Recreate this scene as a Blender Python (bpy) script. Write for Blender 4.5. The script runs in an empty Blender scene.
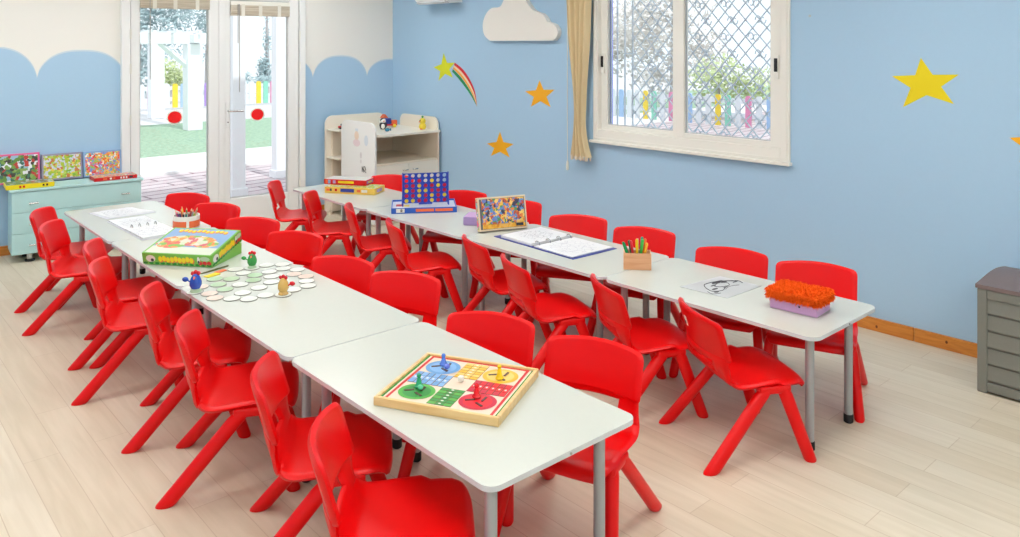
import bpy, bmesh, math, random
from mathutils import Vector, Matrix
random.seed(7)
PI = math.pi
R = math.radians
scn = bpy.context.scene
col = scn.collection
TZ = 0.5213          # table height

# ------------------------------------------------------------------ materials
def nt(name):
    m = bpy.data.materials.new(name); m.use_nodes = True
    n = m.node_tree.nodes; l = m.node_tree.links
    return m, n, l, n['Principled BSDF']
def srgb(r, g, b):
    f = lambda c: (c/255/12.92) if c/255 <= .04045 else ((c/255+.055)/1.055)**2.4
    return (f(r), f(g), f(b), 1)
def plain(name, rgb, rough=.5, metal=0, spec=.5, coat=0, bump=0, bscale=200, var=0):
    m, n, l, b = nt(name)
    c = srgb(*rgb)
    b.inputs['Base Color'].default_value = c
    b.inputs['Roughness'].default_value = rough
    b.inputs['Metallic'].default_value = metal
    b.inputs['Specular IOR Level'].default_value = spec
    b.inputs['Coat Weight'].default_value = coat
    if bump or var:
        tc = n.new('ShaderNodeTexCoord'); nz = n.new('ShaderNodeTexNoise')
        nz.inputs['Scale'].default_value = bscale
        l.new(tc.outputs['Object'], nz.inputs['Vector'])
        if bump:
            bp = n.new('ShaderNodeBump'); bp.inputs['Strength'].default_value = bump; bp.inputs['Distance'].default_value = .002
            l.new(nz.outputs['Fac'], bp.inputs['Height']); l.new(bp.outputs['Normal'], b.inputs['Normal'])
        if var:
            mx = n.new('ShaderNodeMix'); mx.data_type = 'RGBA'
            mx.inputs['A'].default_value = tuple(max(0, x*(1-var)) for x in c[:3])+(1,)
            mx.inputs['B'].default_value = tuple(min(1, x*(1+var)) for x in c[:3])+(1,)
            l.new(nz.outputs['Fac'], mx.inputs['Factor']); l.new(mx.outputs['Result'], b.inputs['Base Color'])
    return m
def art(name, palette, scale=30, rough=.35, distort=1.0):
    """printed picture: cells of flat colour, warped by noise"""
    m, n, l, b = nt(name)
    tc = n.new('ShaderNodeTexCoord')
    nz = n.new('ShaderNodeTexNoise'); nz.inputs['Scale'].default_value = scale*.8
    mp = n.new('ShaderNodeMix'); mp.data_type = 'VECTOR'; mp.inputs['Factor'].default_value = .035*distort
    vo = n.new('ShaderNodeTexVoronoi'); vo.inputs['Scale'].default_value = scale
    sp = n.new('ShaderNodeSeparateColor'); rp = n.new('ShaderNodeValToRGB')
    l.new(tc.outputs['Object'], nz.inputs['Vector']); l.new(tc.outputs['Object'], mp.inputs['A']); l.new(nz.outputs['Color'], mp.inputs['B'])
    l.new(mp.outputs['Result'], vo.inputs['Vector']); l.new(vo.outputs['Color'], sp.inputs['Color']); l.new(sp.outputs['Red'], rp.inputs['Fac'])
    l.new(rp.outputs['Color'], b.inputs['Base Color'])
    cr = rp.color_ramp; cr.interpolation = 'CONSTANT'
    k = len(palette)
    cr.elements[0].position = 0; cr.elements[0].color = srgb(*palette[0])
    cr.elements[1].position = 1/k; cr.elements[1].color = srgb(*palette[1])
    for i in range(2, k):
        e = cr.elements.new(i/k); e.color = srgb(*palette[i])
    b.inputs['Roughness'].default_value = rough
    return m
def drawing(name, scale=22, thr=.03, ink=(70, 70, 80), paper=(240, 240, 240), radius=.09, grey=.0):
    """paper printed with line art around the middle of the page"""
    m, n, l, b = nt(name)
    tc = n.new('ShaderNodeTexCoord')
    nz = n.new('ShaderNodeTexNoise'); nz.inputs['Scale'].default_value = scale*.6
    mp = n.new('ShaderNodeMix'); mp.data_type = 'VECTOR'; mp.inputs['Factor'].default_value = .05
    vo = n.new('ShaderNodeTexVoronoi'); vo.feature = 'DISTANCE_TO_EDGE'; vo.inputs['Scale'].default_value = scale
    lt = n.new('ShaderNodeMath'); lt.operation = 'LESS_THAN'; lt.inputs[1].default_value = thr
    ln = n.new('ShaderNodeVectorMath'); ln.operation = 'LENGTH'
    l2 = n.new('ShaderNodeMath'); l2.operation = 'LESS_THAN'; l2.inputs[1].default_value = radius
    mu = n.new('ShaderNodeMath'); mu.operation = 'MULTIPLY'
    mx = n.new('ShaderNodeMix'); mx.data_type = 'RGBA'
    mx.inputs['A'].default_value = srgb(*paper); mx.inputs['B'].default_value = srgb(*ink)
    l.new(tc.outputs['Object'], nz.inputs['Vector']); l.new(tc.outputs['Object'], mp.inputs['A']); l.new(nz.outputs['Color'], mp.inputs['B'])
    l.new(mp.outputs['Result'], vo.inputs['Vector']); l.new(vo.outputs['Distance'], lt.inputs[0])
    l.new(tc.outputs['Object'], ln.inputs[0]); l.new(ln.outputs['Value'], l2.inputs[0])
    l.new(lt.outputs[0], mu.inputs[0]); l.new(l2.outputs[0], mu.inputs[1]); l.new(mu.outputs[0], mx.inputs['Factor'])
    l.new(mx.outputs['Result'], b.inputs['Base Color']); b.inputs['Roughness'].default_value = .6
    return m
def glass_mat(name):
    m, n, l, b = nt(name); n.remove(b)
    t = n.new('ShaderNodeBsdfTransparent'); t.inputs['Color'].default_value = (.96, .975, .975, 1)
    g = n.new('ShaderNodeBsdfGlossy'); g.inputs['Roughness'].default_value = .02
    f = n.new('ShaderNodeFresnel'); f.inputs['IOR'].default_value = 1.35
    x = n.new('ShaderNodeMixShader')
    l.new(f.outputs[0], x.inputs[0]); l.new(t.outputs[0], x.inputs[1]); l.new(g.outputs[0], x.inputs[2])
    l.new(x.outputs[0], n['Material Output'].inputs[0])
    return m
def emit(name, rgb, s):
    m, n, l, b = nt(name)
    b.inputs['Base Color'].default_value = (.9, .9, .9, 1)
    b.inputs['Emission Color'].default_value = rgb+(1,); b.inputs['Emission Strength'].default_value = s
    return m
def floor_mat():
    m, n, l, b = nt('pale_laminate_planks')
    tc = n.new('ShaderNodeTexCoord'); mp = n.new('ShaderNodeMapping'); mp.inputs['Rotation'].default_value = (0, 0, R(90))
    br = n.new('ShaderNodeTexBrick'); br.offset = .37
    br.inputs['Scale'].default_value = 1; br.inputs['Brick Width'].default_value = 1.25; br.inputs['Row Height'].default_value = .135
    br.inputs['Mortar Size'].default_value = .0018; br.inputs['Mortar Smooth'].default_value = .3; br.inputs['Bias'].default_value = 0
    br.inputs['Color1'].default_value = srgb(224, 214, 194); br.inputs['Color2'].default_value = srgb(216, 203, 180)
    br.inputs['Mortar'].default_value = srgb(200, 184, 160)
    l.new(tc.outputs['Object'], mp.inputs['Vector']); l.new(mp.outputs['Vector'], br.inputs['Vector'])
    m2 = n.new('ShaderNodeMapping'); m2.inputs['Scale'].default_value = (16, 1.3, 1)
    nz = n.new('ShaderNodeTexNoise'); nz.inputs['Scale'].default_value = 1.6; nz.inputs['Detail'].default_value = 6; nz.inputs['Distortion'].default_value = .6
    l.new(tc.outputs['Object'], m2.inputs['Vector']); l.new(m2.outputs['Vector'], nz.inputs['Vector'])
    rp = n.new('ShaderNodeValToRGB'); rp.color_ramp.elements[0].position = .35; rp.color_ramp.elements[0].color = (.94, .92, .89, 1)
    rp.color_ramp.elements[1].position = .65; rp.color_ramp.elements[1].color = (1.03, 1.02, 1.02, 1)
    l.new(nz.outputs['Fac'], rp.inputs['Fac'])
    mx = n.new('ShaderNodeMix'); mx.data_type = 'RGBA'; mx.blend_type = 'MULTIPLY'; mx.inputs['Factor'].default_value = 1
    l.new(br.outputs['Color'], mx.inputs['A']); l.new(rp.outputs['Color'], mx.inputs['B']); l.new(mx.outputs['Result'], b.inputs['Base Color'])
    b.inputs['Roughness'].default_value = .42; b.inputs['Specular IOR Level'].default_value = .35
    return m
def wood_mat(name, a, c, scale=(3, 40, 40), rough=.4):
    m, n, l, b = nt(name)
    tc = n.new('ShaderNodeTexCoord'); mp = n.new('ShaderNodeMapping'); mp.inputs['Scale'].default_value = scale
    nz = n.new('ShaderNodeTexNoise'); nz.inputs['Scale'].default_value = 1; nz.inputs['Detail'].default_value = 5; nz.inputs['Distortion'].default_value = .8
    rp = n.new('ShaderNodeValToRGB'); rp.color_ramp.elements[0].position = .3; rp.color_ramp.elements[0].color = srgb(*a)
    rp.color_ramp.elements[1].position = .7; rp.color_ramp.elements[1].color = srgb(*c)
    l.new(tc.outputs['Object'], mp.inputs['Vector']); l.new(mp.outputs['Vector'], nz.inputs['Vector']); l.new(nz.outputs['Fac'], rp.inputs['Fac'])
    l.new(rp.outputs['Color'], b.inputs['Base Color']); b.inputs['Roughness'].default_value = rough
    return m
def brick_ground(name, c1, c2, mo, w, h, mort, rot=0):
    m, n, l, b = nt(name)
    tc = n.new('ShaderNodeTexCoord'); mp = n.new('ShaderNodeMapping'); mp.inputs['Rotation'].default_value = (0, 0, rot)
    br = n.new('ShaderNodeTexBrick'); br.inputs['Scale'].default_value = 1
    br.inputs['Brick Width'].default_value = w; br.inputs['Row Height'].default_value = h; br.inputs['Mortar Size'].default_value = mort
    br.inputs['Color1'].default_value = srgb(*c1); br.inputs['Color2'].default_value = srgb(*c2); br.inputs['Mortar'].default_value = srgb(*mo)
    l.new(tc.outputs['Object'], mp.inputs['Vector']); l.new(mp.outputs['Vector'], br.inputs['Vector']); l.new(br.outputs['Color'], b.inputs['Base Color'])
    b.inputs['Roughness'].default_value = .8
    return m

M = {}
M['red'] = plain('red_plastic', (234, 0, 4), .34, spec=.32, bump=.05, bscale=900)
M['white_top'] = plain('white_laminate', (206, 210, 201), .22, spec=.5, var=.015, bscale=60)
M['edge'] = plain('grey_edge_band', (214, 217, 222), .4)
M['leg_grey'] = plain('grey_painted_steel', (168, 172, 176), .35, metal=.25)
M['black'] = plain('black_rubber', (18, 18, 20), .6)
M['blue_wall'] = plain('blue_wall_paint', (174, 207, 233), .75, spec=.25, bump=.15, bscale=45, var=.012)
M['white_wall'] = plain('white_wall_paint', (241, 239, 233), .8, spec=.25, bump=.15, bscale=45)
M['trim_white'] = plain('pale_blue_paint_edge', (206, 220, 232), .8)
M['ceiling'] = plain('white_ceiling_paint', (240, 240, 238), .9)
M['floor'] = floor_mat()
M['base_wood'] = wood_mat('orange_pine', (196, 116, 42), (220, 146, 62), (6, 6, 60), .35)
M['frame_white'] = plain('white_aluminium', (242, 240, 231), .35)
M['frame_grey'] = plain('pale_grey_aluminium', (242, 243, 242), .35)
M['glass'] = glass_mat('window_glass')
M['rubber'] = plain('grey_gasket', (196, 198, 198), .6)
M['chrome'] = plain('brushed_metal', (190, 190, 190), .25, metal=1)
M['dot'] = plain('red_sticker', (255, 14, 16), .4)
M['sticker_white'] = plain('white_sticker', (240, 238, 225), .4)
M['mint'] = plain('mint_laminate', (186, 226, 226), .35, var=.02, bscale=20)
M['mint_dark'] = plain('mint_edge', (150, 194, 190), .4)
M['cream'] = plain('cream_laminate', (246, 238, 222), .4)
M['cream_in'] = plain('cream_board_inside', (244, 230, 208), .5)
M['white_board'] = plain('white_board', (248, 247, 243), .4)
M['cloud'] = plain('cloud_white', (244, 240, 232), .5)
M['star_orange'] = plain('orange_paint', (250, 178, 8), .6)
M['star_yellow'] = plain('yellow_paint', (240, 216, 0), .6)
M['star_lime'] = plain('lime_paint', (222, 224, 22), .6)
M['tail_red'] = plain('red_paint', (216, 24, 40), .6)
M['tail_pale'] = plain('cream_paint', (250, 224, 190), .6)
M['tail_orange'] = plain('amber_paint', (246, 176, 60), .6)
M['tail_green'] = plain('green_paint', (8, 140, 80), .6)
M['curtain'] = plain('beige_curtain_cloth', (226, 206, 164), .9, spec=.1, bump=.3, bscale=400)
M['fringe'] = plain('cream_fringe', (230, 218, 195), .9)
M['box_grey'] = plain('grey_resin', (124, 125, 117), .55, bump=.2, bscale=120, var=.04)
M['box_brown'] = plain('brown_resin', (124, 108, 106), .5, bump=.2, bscale=90, var=.05)
M['groove'] = plain('dark_grey_groove', (100, 100, 94), .7)
M['blind'] = wood_mat('bamboo_blind', (176, 160, 136), (216, 208, 192), (2, 60, 60), .6)
M['blind_white'] = plain('blind_tape', (226, 222, 210), .7)
M['cord'] = plain('grey_cord', (168, 166, 162), .7)
M['ac'] = plain('air_conditioner_plastic', (240, 242, 242), .35)
M['blue_plastic'] = plain('blue_plastic', (24, 66, 176), .3)
M['yellow_disc'] = plain('yellow_disc_plastic', (244, 216, 60), .35)
M['red_disc'] = plain('red_disc_plastic', (206, 14, 48), .35)
M['cobalt'] = plain('cobalt_card', (38, 92, 190), .35)
M['tray_in'] = plain('pale_tray', (222, 226, 238), .4)
M['navy'] = plain('navy_vinyl', (44, 62, 150), .4)
M['paper'] = plain('white_paper', (240, 242, 242), .6)
M['paper_grey'] = plain('pale_grey_paper', (206, 208, 216), .6)
M['kraft'] = wood_mat('light_wood_box', (216, 156, 112), (232, 182, 140), (4, 4, 40), .45)
M['pine'] = wood_mat('pale_pine', (222, 184, 118), (240, 208, 150), (5, 30, 30), .4)
M['orange_fluff'] = plain('orange_fluff', (255, 108, 28), .9, spec=.1)
M['lilac'] = plain('lilac_card', (204, 160, 206), .4)
M['violet'] = plain('violet_card', (176, 150, 206), .5)
M['green'] = plain('grass_green_card', (118, 190, 72), .35)
M['yellow'] = plain('bright_yellow_card', (244, 222, 30), .35)
M['amber'] = plain('amber_card', (238, 196, 84), .35)
M['card_red'] = plain('red_card', (214, 26, 30), .35)
M['card_white'] = plain('white_card', (236, 234, 226), .4)
M['pink'] = plain('pink_card', (228, 92, 148), .4)
M['dark_card'] = plain('dark_card', (48, 48, 56), .5)
M['orange'] = plain('orange_card', (240, 110, 60), .4)
M['skyblue'] = plain('sky_blue_print', (138, 172, 214), .4)
M['pale_green'] = plain('pale_green_print', (186, 212, 176), .4)
M['ink_blue'] = plain('blue_lacquer', (20, 82, 190), .2, coat=.5)
M['lac_green'] = plain('green_lacquer', (44, 150, 62), .2, coat=.5)
M['lac_yellow'] = plain('honey_lacquer', (214, 172, 88), .2, coat=.5)
M['lac_red'] = plain('red_lacquer', (216, 26, 40), .25, coat=.4)
M['tile_white'] = plain('pale_grey_tile', (222, 226, 218), .3)
M['tile_green'] = plain('pale_green_tile', (176, 204, 168), .3)
M['tile_pink'] = plain('pale_pink_tile', (226, 206, 192), .3)
M['tile_edge'] = plain('tile_edge', (150, 150, 142), .5)
M['grass'] = plain('lawn_grass', (160, 186, 162), .9, spec=.1, var=.45, bscale=14)
M['patio'] = brick_ground('patio_pavers', (198, 184, 188), (208, 196, 200), (128, 106, 116), 1.2, .22, .016, R(-8))
M['kerb'] = plain('white_concrete', (232, 230, 230), .85, var=.04, bscale=3)
M['path'] = plain('pale_concrete', (214, 214, 216), .85, var=.05, bscale=2)
M['post_white'] = plain('white_painted_timber', (240, 242, 246), .6)
M['fence_white'] = plain('fence_rail_white', (226, 232, 238), .7)
M['leaf_pale'] = plain('haze_paled_green_leaves', (172, 192, 196), .8, var=.2, bscale=3)  # green whitened so the outdoor haze sits in the leaf colour
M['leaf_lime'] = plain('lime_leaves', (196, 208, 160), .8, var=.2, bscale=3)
M['leaf_brown'] = plain('haze_paled_brown_leaves', (222, 218, 214), .8, var=.15, bscale=3)  # brown lifted nearly to white, painting in the outdoor bloom
M['bark'] = plain('grey_bark', (184, 178, 178), .9)
M['grille'] = plain('pale_blue_grey_iron', (214, 222, 232), .5)
M['indigo'] = plain('indigo_painted_post', (150, 160, 244), .6)
M['fill_glow'] = emit('added_fill_glow', (.985, .99, .975), 8.6)  # glow of the added ceiling panels that lift the room's brightness
for nm, c in dict(p_pink=(222, 140, 176), p_yellow=(236, 206, 60), p_blue=(160, 190, 226), p_purple=(170, 140, 206), p_green=(140, 206, 184), p_white=(220, 224, 228)).items():
    M[nm] = plain('fence_'+nm[2:]+'_paint', c, .6)

# ------------------------------------------------------------------ mesh helpers
def tag(o, label=None, cat=None, group=None, kind=None):
    if label: o['label'] = label
    if cat: o['category'] = cat
    if group: o['group'] = group
    if kind: o['kind'] = kind
    return o
def thing(name, label, cat, loc=(0, 0, 0), rz=0, group=None):
    o = bpy.data.objects.new(name, None); col.objects.link(o)
    o.empty_display_size = .1
    o.location = loc; o.rotation_euler = (0, 0, rz)
    return tag(o, label, cat, group)
def obj(name, bm, mats, parent=None, smooth=False, loc=None, rot=None, angle=40):
    me = bpy.data.meshes.new(name)
    bmesh.ops.recalc_face_normals(bm, faces=bm.faces[:])
    bm.to_mesh(me); bm.free()
    if not isinstance(mats, (list, tuple)): mats = [mats]
    for m in mats: me.materials.append(m)
    if smooth:
        me.polygons.foreach_set('use_smooth', [True]*len(me.polygons))
        me.set_sharp_from_angle(angle=R(angle))
    o = bpy.data.objects.new(name, me); col.objects.link(o)
    if parent: o.parent = parent
    if loc: o.location = loc
    if rot: o.rotation_euler = rot
    return o
def BM(): return bmesh.new()
def box(bm, c, s, rot=None, bev=0, seg=2, mi=0):
    r = bmesh.ops.create_cube(bm, size=1)
    vs = r['verts']
    for v in vs: v.co = Vector((v.co.x*s[0], v.co.y*s[1], v.co.z*s[2]))
    fs = list({f for v in vs for f in v.link_faces})
    for f in fs: f.material_index = mi
    if bev:
        es = list({e for v in vs for e in v.link_edges})
        b = bmesh.ops.bevel(bm, geom=es, offset=bev, segments=seg, affect='EDGES', profile=.5)
        vs = list({v for f in b['faces'] for v in f.verts} | {v for v in vs if v.is_valid})
        for f in {f for v in vs for f in v.link_faces}: f.material_index = mi
    mat = Matrix.Translation(c)
    if rot is not None: mat = mat @ rot.to_4x4()
    for v in vs: v.co = mat @ v.co
    return vs
def b2(bm, x0, x1, y0, y1, z0, z1, bev=0, mi=0, seg=2):
    return box(bm, ((x0+x1)/2, (y0+y1)/2, (z0+z1)/2), (abs(x1-x0), abs(y1-y0), abs(z1-z0)), None, bev, seg, mi)
def frame_of(d):
    d = Vector(d).normalized(); up = Vector((0, 0, 1)) if abs(d.z) < .95 else Vector((1, 0, 0))
    a = d.cross(up).normalized(); return a, d.cross(a).normalized()
def tube(bm, pts, rad, seg=10, mi=0, cap=True, sx=1, sy=1, horiz=False):
    """tube through points; rad a number or one per point; horiz=True keeps every ring level"""
    pts = [Vector(p) for p in pts]; n = len(pts)
    if not isinstance(rad, (list, tuple)): rad = [rad]*n
    rings = []
    a0 = None
    for i, p in enumerate(pts):
        if horiz: a, b = Vector((1, 0, 0)), Vector((0, 1, 0))
        else:
            d = pts[min(i+1, n-1)]-pts[max(i-1, 0)]
            if a0 is None: a, b = frame_of(d)
            else:
                dn = d.normalized(); a = (a0-dn*a0.dot(dn)).normalized(); b = dn.cross(a)
            a0 = a
        rr = rad[i]; rx, ry = (rr if isinstance(rr, (list, tuple)) else (rr*sx, rr*sy))
        rings.append([bm.verts.new(p+a*rx*math.cos(2*PI*k/seg)+b*ry*math.sin(2*PI*k/seg)) for k in range(seg)])
    for i in range(n-1):
        for k in range(seg):
            f = bm.faces.new((rings[i][k], rings[i][(k+1) % seg], rings[i+1][(k+1) % seg], rings[i+1][k])); f.material_index = mi
    if cap:
        for q in (rings[0], rings[-1]):
            f = bm.faces.new(q); f.material_index = mi
def lathe(bm, prof, c=(0, 0, 0), seg=20, mi=0, sx=1, sy=1):
    """profile of (r,z) from bottom to top"""
    c = Vector(c); rings = []
    for r, z in prof:
        if r < 1e-6: rings.append([bm.verts.new(c+Vector((0, 0, z)))])
        else: rings.append([bm.verts.new(c+Vector((r*sx*math.cos(2*PI*k/seg), r*sy*math.sin(2*PI*k/seg), z))) for k in range(seg)])
    for i in range(len(rings)-1):
        A, B = rings[i], rings[i+1]
        for k in range(seg):
            k2 = (k+1) % seg
            q = [A[k % len(A)]]
            if len(A) > 1: q.append(A[k2])
            if len(B) > 1: q.append(B[k2])
            q.append(B[k % len(B)])
            if len(q) >= 3:
                f = bm.faces.new(q); f.material_index = mi
    for q in (rings[0], rings[-1]):
        if len(q) > 1:
            f = bm.faces.new(q); f.material_index = mi
def prism(bm, pts, d0, d1, axis='z', mi=0):
    """outline (a,b) extruded along axis: z->(a,b,d), x->(d,a,b), y->(a,d,b)"""
    def P(a, b, d): return (a, b, d) if axis == 'z' else (d, a, b) if axis == 'x' else (a, d, b)
    A = [bm.verts.new(P(a, b, d0)) for a, b in pts]; B = [bm.verts.new(P(a, b, d1)) for a, b in pts]
    n = len(pts)
    fs = [bm.faces.new(A), bm.faces.new(B)]
    for i in range(n): fs.append(bm.faces.new((A[i], A[(i+1) % n], B[(i+1) % n], B[i])))
    for f in fs: f.material_index = mi
    return fs
def rrect(x0, x1, y0, y1, r, n=6):
    out = []
    for cx, cy, a in ((x1-r, y1-r, 0), (x0+r, y1-r, 90), (x0+r, y0+r, 180), (x1-r, y0+r, 270)):
        for k in range(n+1):
            t = R(a+90*k/n); out.append((cx+r*math.cos(t), cy+r*math.sin(t)))
    return out
def soft(bm, off=.002, seg=2, ang=30):
    es = [e for e in bm.edges if len(e.link_faces) == 2 and e.calc_face_angle(0) > R(ang)]
    bmesh.ops.bevel(bm, geom=es, offset=off, segments=seg, affect='EDGES', profile=.5)
def uvsphere(bm, c, r, sx=1, sy=1, sz=1, u=14, v=9, mi=0):
    q = bmesh.ops.create_uvsphere(bm, u_segments=u, v_segments=v, radius=r)
    for w in q['verts']: w.co = Vector((w.co.x*sx, w.co.y*sy, w.co.z*sz))+Vector(c)
    for f in {f for w in q['verts'] for f in w.link_faces}: f.material_index = mi
def disc(bm, c, r, n=14, sx=1, sy=1, mi=0, ax=None):
    """flat disc; ax = (u,v) unit vectors, default XY"""
    u, v = ax or (Vector((1, 0, 0)), Vector((0, 1, 0)))
    c = Vector(c)
    f = bm.faces.new([bm.verts.new(c+u*r*sx*math.cos(2*PI*k/n)+v*r*sy*math.sin(2*PI*k/n)) for k in range(n)]); f.material_index = mi
def copy_tree(o, parent=None):
    c = o.copy(); col.objects.link(c)
    if parent is not None: c.parent = parent
    for ch in list(o.children): copy_tree(ch, c)
    return c
def shell(bm, P, act, th):
    """thick sheet from a grid of points P[i][j]; act(i,j) says which cells exist; rounded rims"""
    ni, nj = len(P), len(P[0])
    N = {}
    for i in range(ni):
        for j in range(nj):
            du = P[min(i+1, ni-1)][j]-P[max(i-1, 0)][j]; dv = P[i][min(j+1, nj-1)]-P[i][max(j-1, 0)]
            N[i, j] = du.cross(dv).normalized()
    cells = [(i, j) for i in range(ni-1) for j in range(nj-1) if act(i, j)]
    used = {k for (i, j) in cells for k in ((i, j), (i+1, j), (i+1, j+1), (i, j+1))}
    T = {k: bm.verts.new(P[k[0]][k[1]]+N[k]*th/2) for k in used}
    B = {k: bm.verts.new(P[k[0]][k[1]]-N[k]*th/2) for k in used}
    edges = {}
    for (i, j) in cells:
        q = [(i, j), (i+1, j), (i+1, j+1), (i, j+1)]
        bm.faces.new([T[k] for k in q]); bm.faces.new([B[k] for k in reversed(q)])
        cen = sum((P[k[0]][k[1]] for k in q), Vector())/4
        for a in range(4):
            e = (q[a], q[(a+1) % 4]); key = frozenset(e)
            if key in edges: edges[key] = None
            else: edges[key] = (e, cen)
    out = {}
    be = [v for v in edges.values() if v]
    for (a, b), cen in be:
        pa, pb = P[a[0]][a[1]], P[b[0]][b[1]]
        t = (pb-pa).normalized(); d = (pa+pb)/2-cen; d = (d-t*d.dot(t)).normalized()
        for k in (a, b): out[k] = out.get(k, Vector())+d
    Mv = {}
    for k, d in out.items():
        d = d-N[k]*d.dot(N[k])
        Mv[k] = bm.verts.new(P[k[0]][k[1]]+d.normalized()*th*.42)
    for (a, b), cen in be:
        bm.faces.new((T[b], T[a], Mv[a], Mv[b])); bm.faces.new((Mv[b], Mv[a], B[a], B[b]))
def spline(pts, n):
    """Catmull-Rom through tuples"""
    out = []
    k = len(pts)
    for s in range(k-1):
        p0, p1, p2, p3 = pts[max(s-1, 0)], pts[s], pts[s+1], pts[min(s+2, k-1)]
        for q in range(n):
            t = q/n
            out.append(tuple(.5*(2*b+(c-a)*t+(2*a-5*b+4*c-d)*t*t+(-a+3*b-3*c+d)*t**3) for a, b, c, d in zip(p0, p1, p2, p3)))
    out.append(pts[-1])
    return out
def struct(name, bm, m, smooth=False, label=None):
    o = obj(name, bm, m, None, smooth); o['kind'] = 'structure'
    if label: o['label'] = label
    return o

# ------------------------------------------------------------------ camera, world
cam = bpy.data.cameras.new('camera'); co = bpy.data.objects.new('camera', cam); col.objects.link(co)
co.location = (0, 0, 1.72); co.rotation_euler = (R(90), 0, -.7323)
cam.sensor_width = 36; cam.lens = 787.06/1020*36; cam.shift_y = -(268.5-46.21)/1020
scn.camera = co
w = bpy.data.worlds.new('sky'); scn.world = w; w.use_nodes = True
bg = w.node_tree.nodes['Background']; bg.inputs['Color'].default_value = (.90, .95, 1.0, 1); bg.inputs['Strength'].default_value = 1.4
sun = bpy.data.lights.new('sun', 'SUN'); so = bpy.data.objects.new('sun', sun); col.objects.link(so)
sun.energy = 2.2; sun.angle = R(1.5); sun.color = (1, .97, .92)
so.rotation_euler = Vector((0, .62, -.78)).to_track_quat('-Z', 'Y').to_euler()
scn.view_settings.view_transform = 'Standard'; scn.view_settings.look = 'None'
scn.view_settings.gamma = 1; scn.view_settings.use_curve_mapping = False
scn.view_settings.exposure = 0.0

# ------------------------------------------------------------------ room
XL, XR, YF, YB, ZC = -2.4, 4.83, -2.2, 7.30, 2.75
PA = R(4.75)          # the door wall is not quite square to the blue wall: it turns about the corner (XR, YB)
def wallpt(x, y): 
    dx, dy = x-XR, y-YB
    return XR+dx*math.cos(PA)+dy*math.sin(PA), YB-dx*math.sin(PA)+dy*math.cos(PA)
def onwall(o):
    x, y = wallpt(o.location.x, o.location.y)
    o.location.x, o.location.y = x, y
    o.rotation_euler.z -= PA
    return o
XL2 = -2.42
ROOM = [(XL-.15, YF-.15), (XR+.15, YF-.15), wallpt(XR+.16, YB+.1), (XL-.15, wallpt(XL2, YB+.1)[1])]
bm = BM(); prism(bm, ROOM, -.1, 0); struct('floor', bm, M['floor'])
bm = BM(); prism(bm, ROOM, ZC, ZC+.15); struct('ceiling', bm, M['ceiling'])
bm = BM(); b2(bm, XL-.15, XL, YF, YB+.66, 0, ZC); struct('wall_left', bm, M['blue_wall'])
bm = BM(); b2(bm, XL-.15, XR+.15, YF-.15, YF, 0, ZC); struct('wall_near', bm, M['white_wall'])
# right (blue) wall with the window hole y 2.66..4.30, z 1.0..2.30
WY0, WY1, WZ0, WZ1 = 2.66, 4.30, 1.0, 2.28
bm = BM()
for a in ((YF, WY0, 0, ZC), (WY1, YB, 0, ZC), (WY0, WY1, 0, WZ0), (WY0, WY1, WZ1, ZC)):
    b2(bm, XR, XR+.15, a[0], a[1], a[2], a[3])
struct('wall_right', bm, M['blue_wall'])
# door wall: white above, blue scallops below
DX0, DX1, DZ1 = 2.112, 3.785, 2.34
def scal(cusps, tops, zc):
    """height of the blue paint at x; the scallops run from cusp to cusp"""
    def f(x):
        for a, b, t in zip(cusps[:-1], cusps[1:], tops):
            if a <= x <= b:
                q = abs((x-(a+b)/2)/((b-a)/2))
                return zc+(t-zc)*max(0, 1-q**2.6)**.62
        return zc
    return f
fl = scal([-3.43, -2.78, -2.13, -1.48, -.83, -.18, .16, .805, 1.455, 2.13], [1.70]*7+[1.705, 1.675], 1.448)
fr = scal([3.29, 3.903, 4.516, 5.13], [1.60, 1.61, 1.57], 1.395)
bm = BM()
def scal_wall(x0, x1, f, cus):
    xs = sorted({round(x0+(x1-x0)*k/max(8, int((x1-x0)/.02)), 4) for k in range(max(8, int((x1-x0)/.02))+1)} | {c for c in cus if x0 < c < x1})
    for a, b in zip(xs[:-1], xs[1:]):
        za, zb = f(a), f(b)
        for lo, hi, mi in (((0, 0), (za, zb), 0), ((za, zb), (za+.013, zb+.013), 2), ((za+.013, zb+.013), (ZC, ZC), 1)):
            q = bm.faces.new([bm.verts.new(p) for p in ((a, YB, lo[0]), (b, YB, lo[1]), (b, YB, hi[1]), (a, YB, hi[0]))]); q.material_index = mi
scal_wall(XL2, DX0, fl, [1.455, .805, .16])
scal_wall(DX1, XR, fr, [3.903, 4.516])
q = bm.faces.new([bm.verts.new(p) for p in ((DX0, YB, DZ1), (DX1, YB, DZ1), (DX1, YB, ZC), (DX0, YB, ZC))]); q.material_index = 1
bmesh.ops.remove_doubles(bm, verts=bm.verts[:], dist=1e-5)
# thickness behind the painted face
for a in ((XL2, DX0, 0, ZC), (DX1, XR, 0, ZC), (DX0, DX1, DZ1, ZC)): b2(bm, a[0], a[1], YB+.002, YB+.15, a[2], a[3], mi=1)
me = bpy.data.meshes.new('wall_back'); bm.to_mesh(me); bm.free()
for m in (M['blue_wall'], M['white_wall'], M['trim_white']): me.materials.append(m)
o = bpy.data.objects.new('wall_back', me); col.objects.link(o); o['kind'] = 'structure'; onwall(o)
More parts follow.
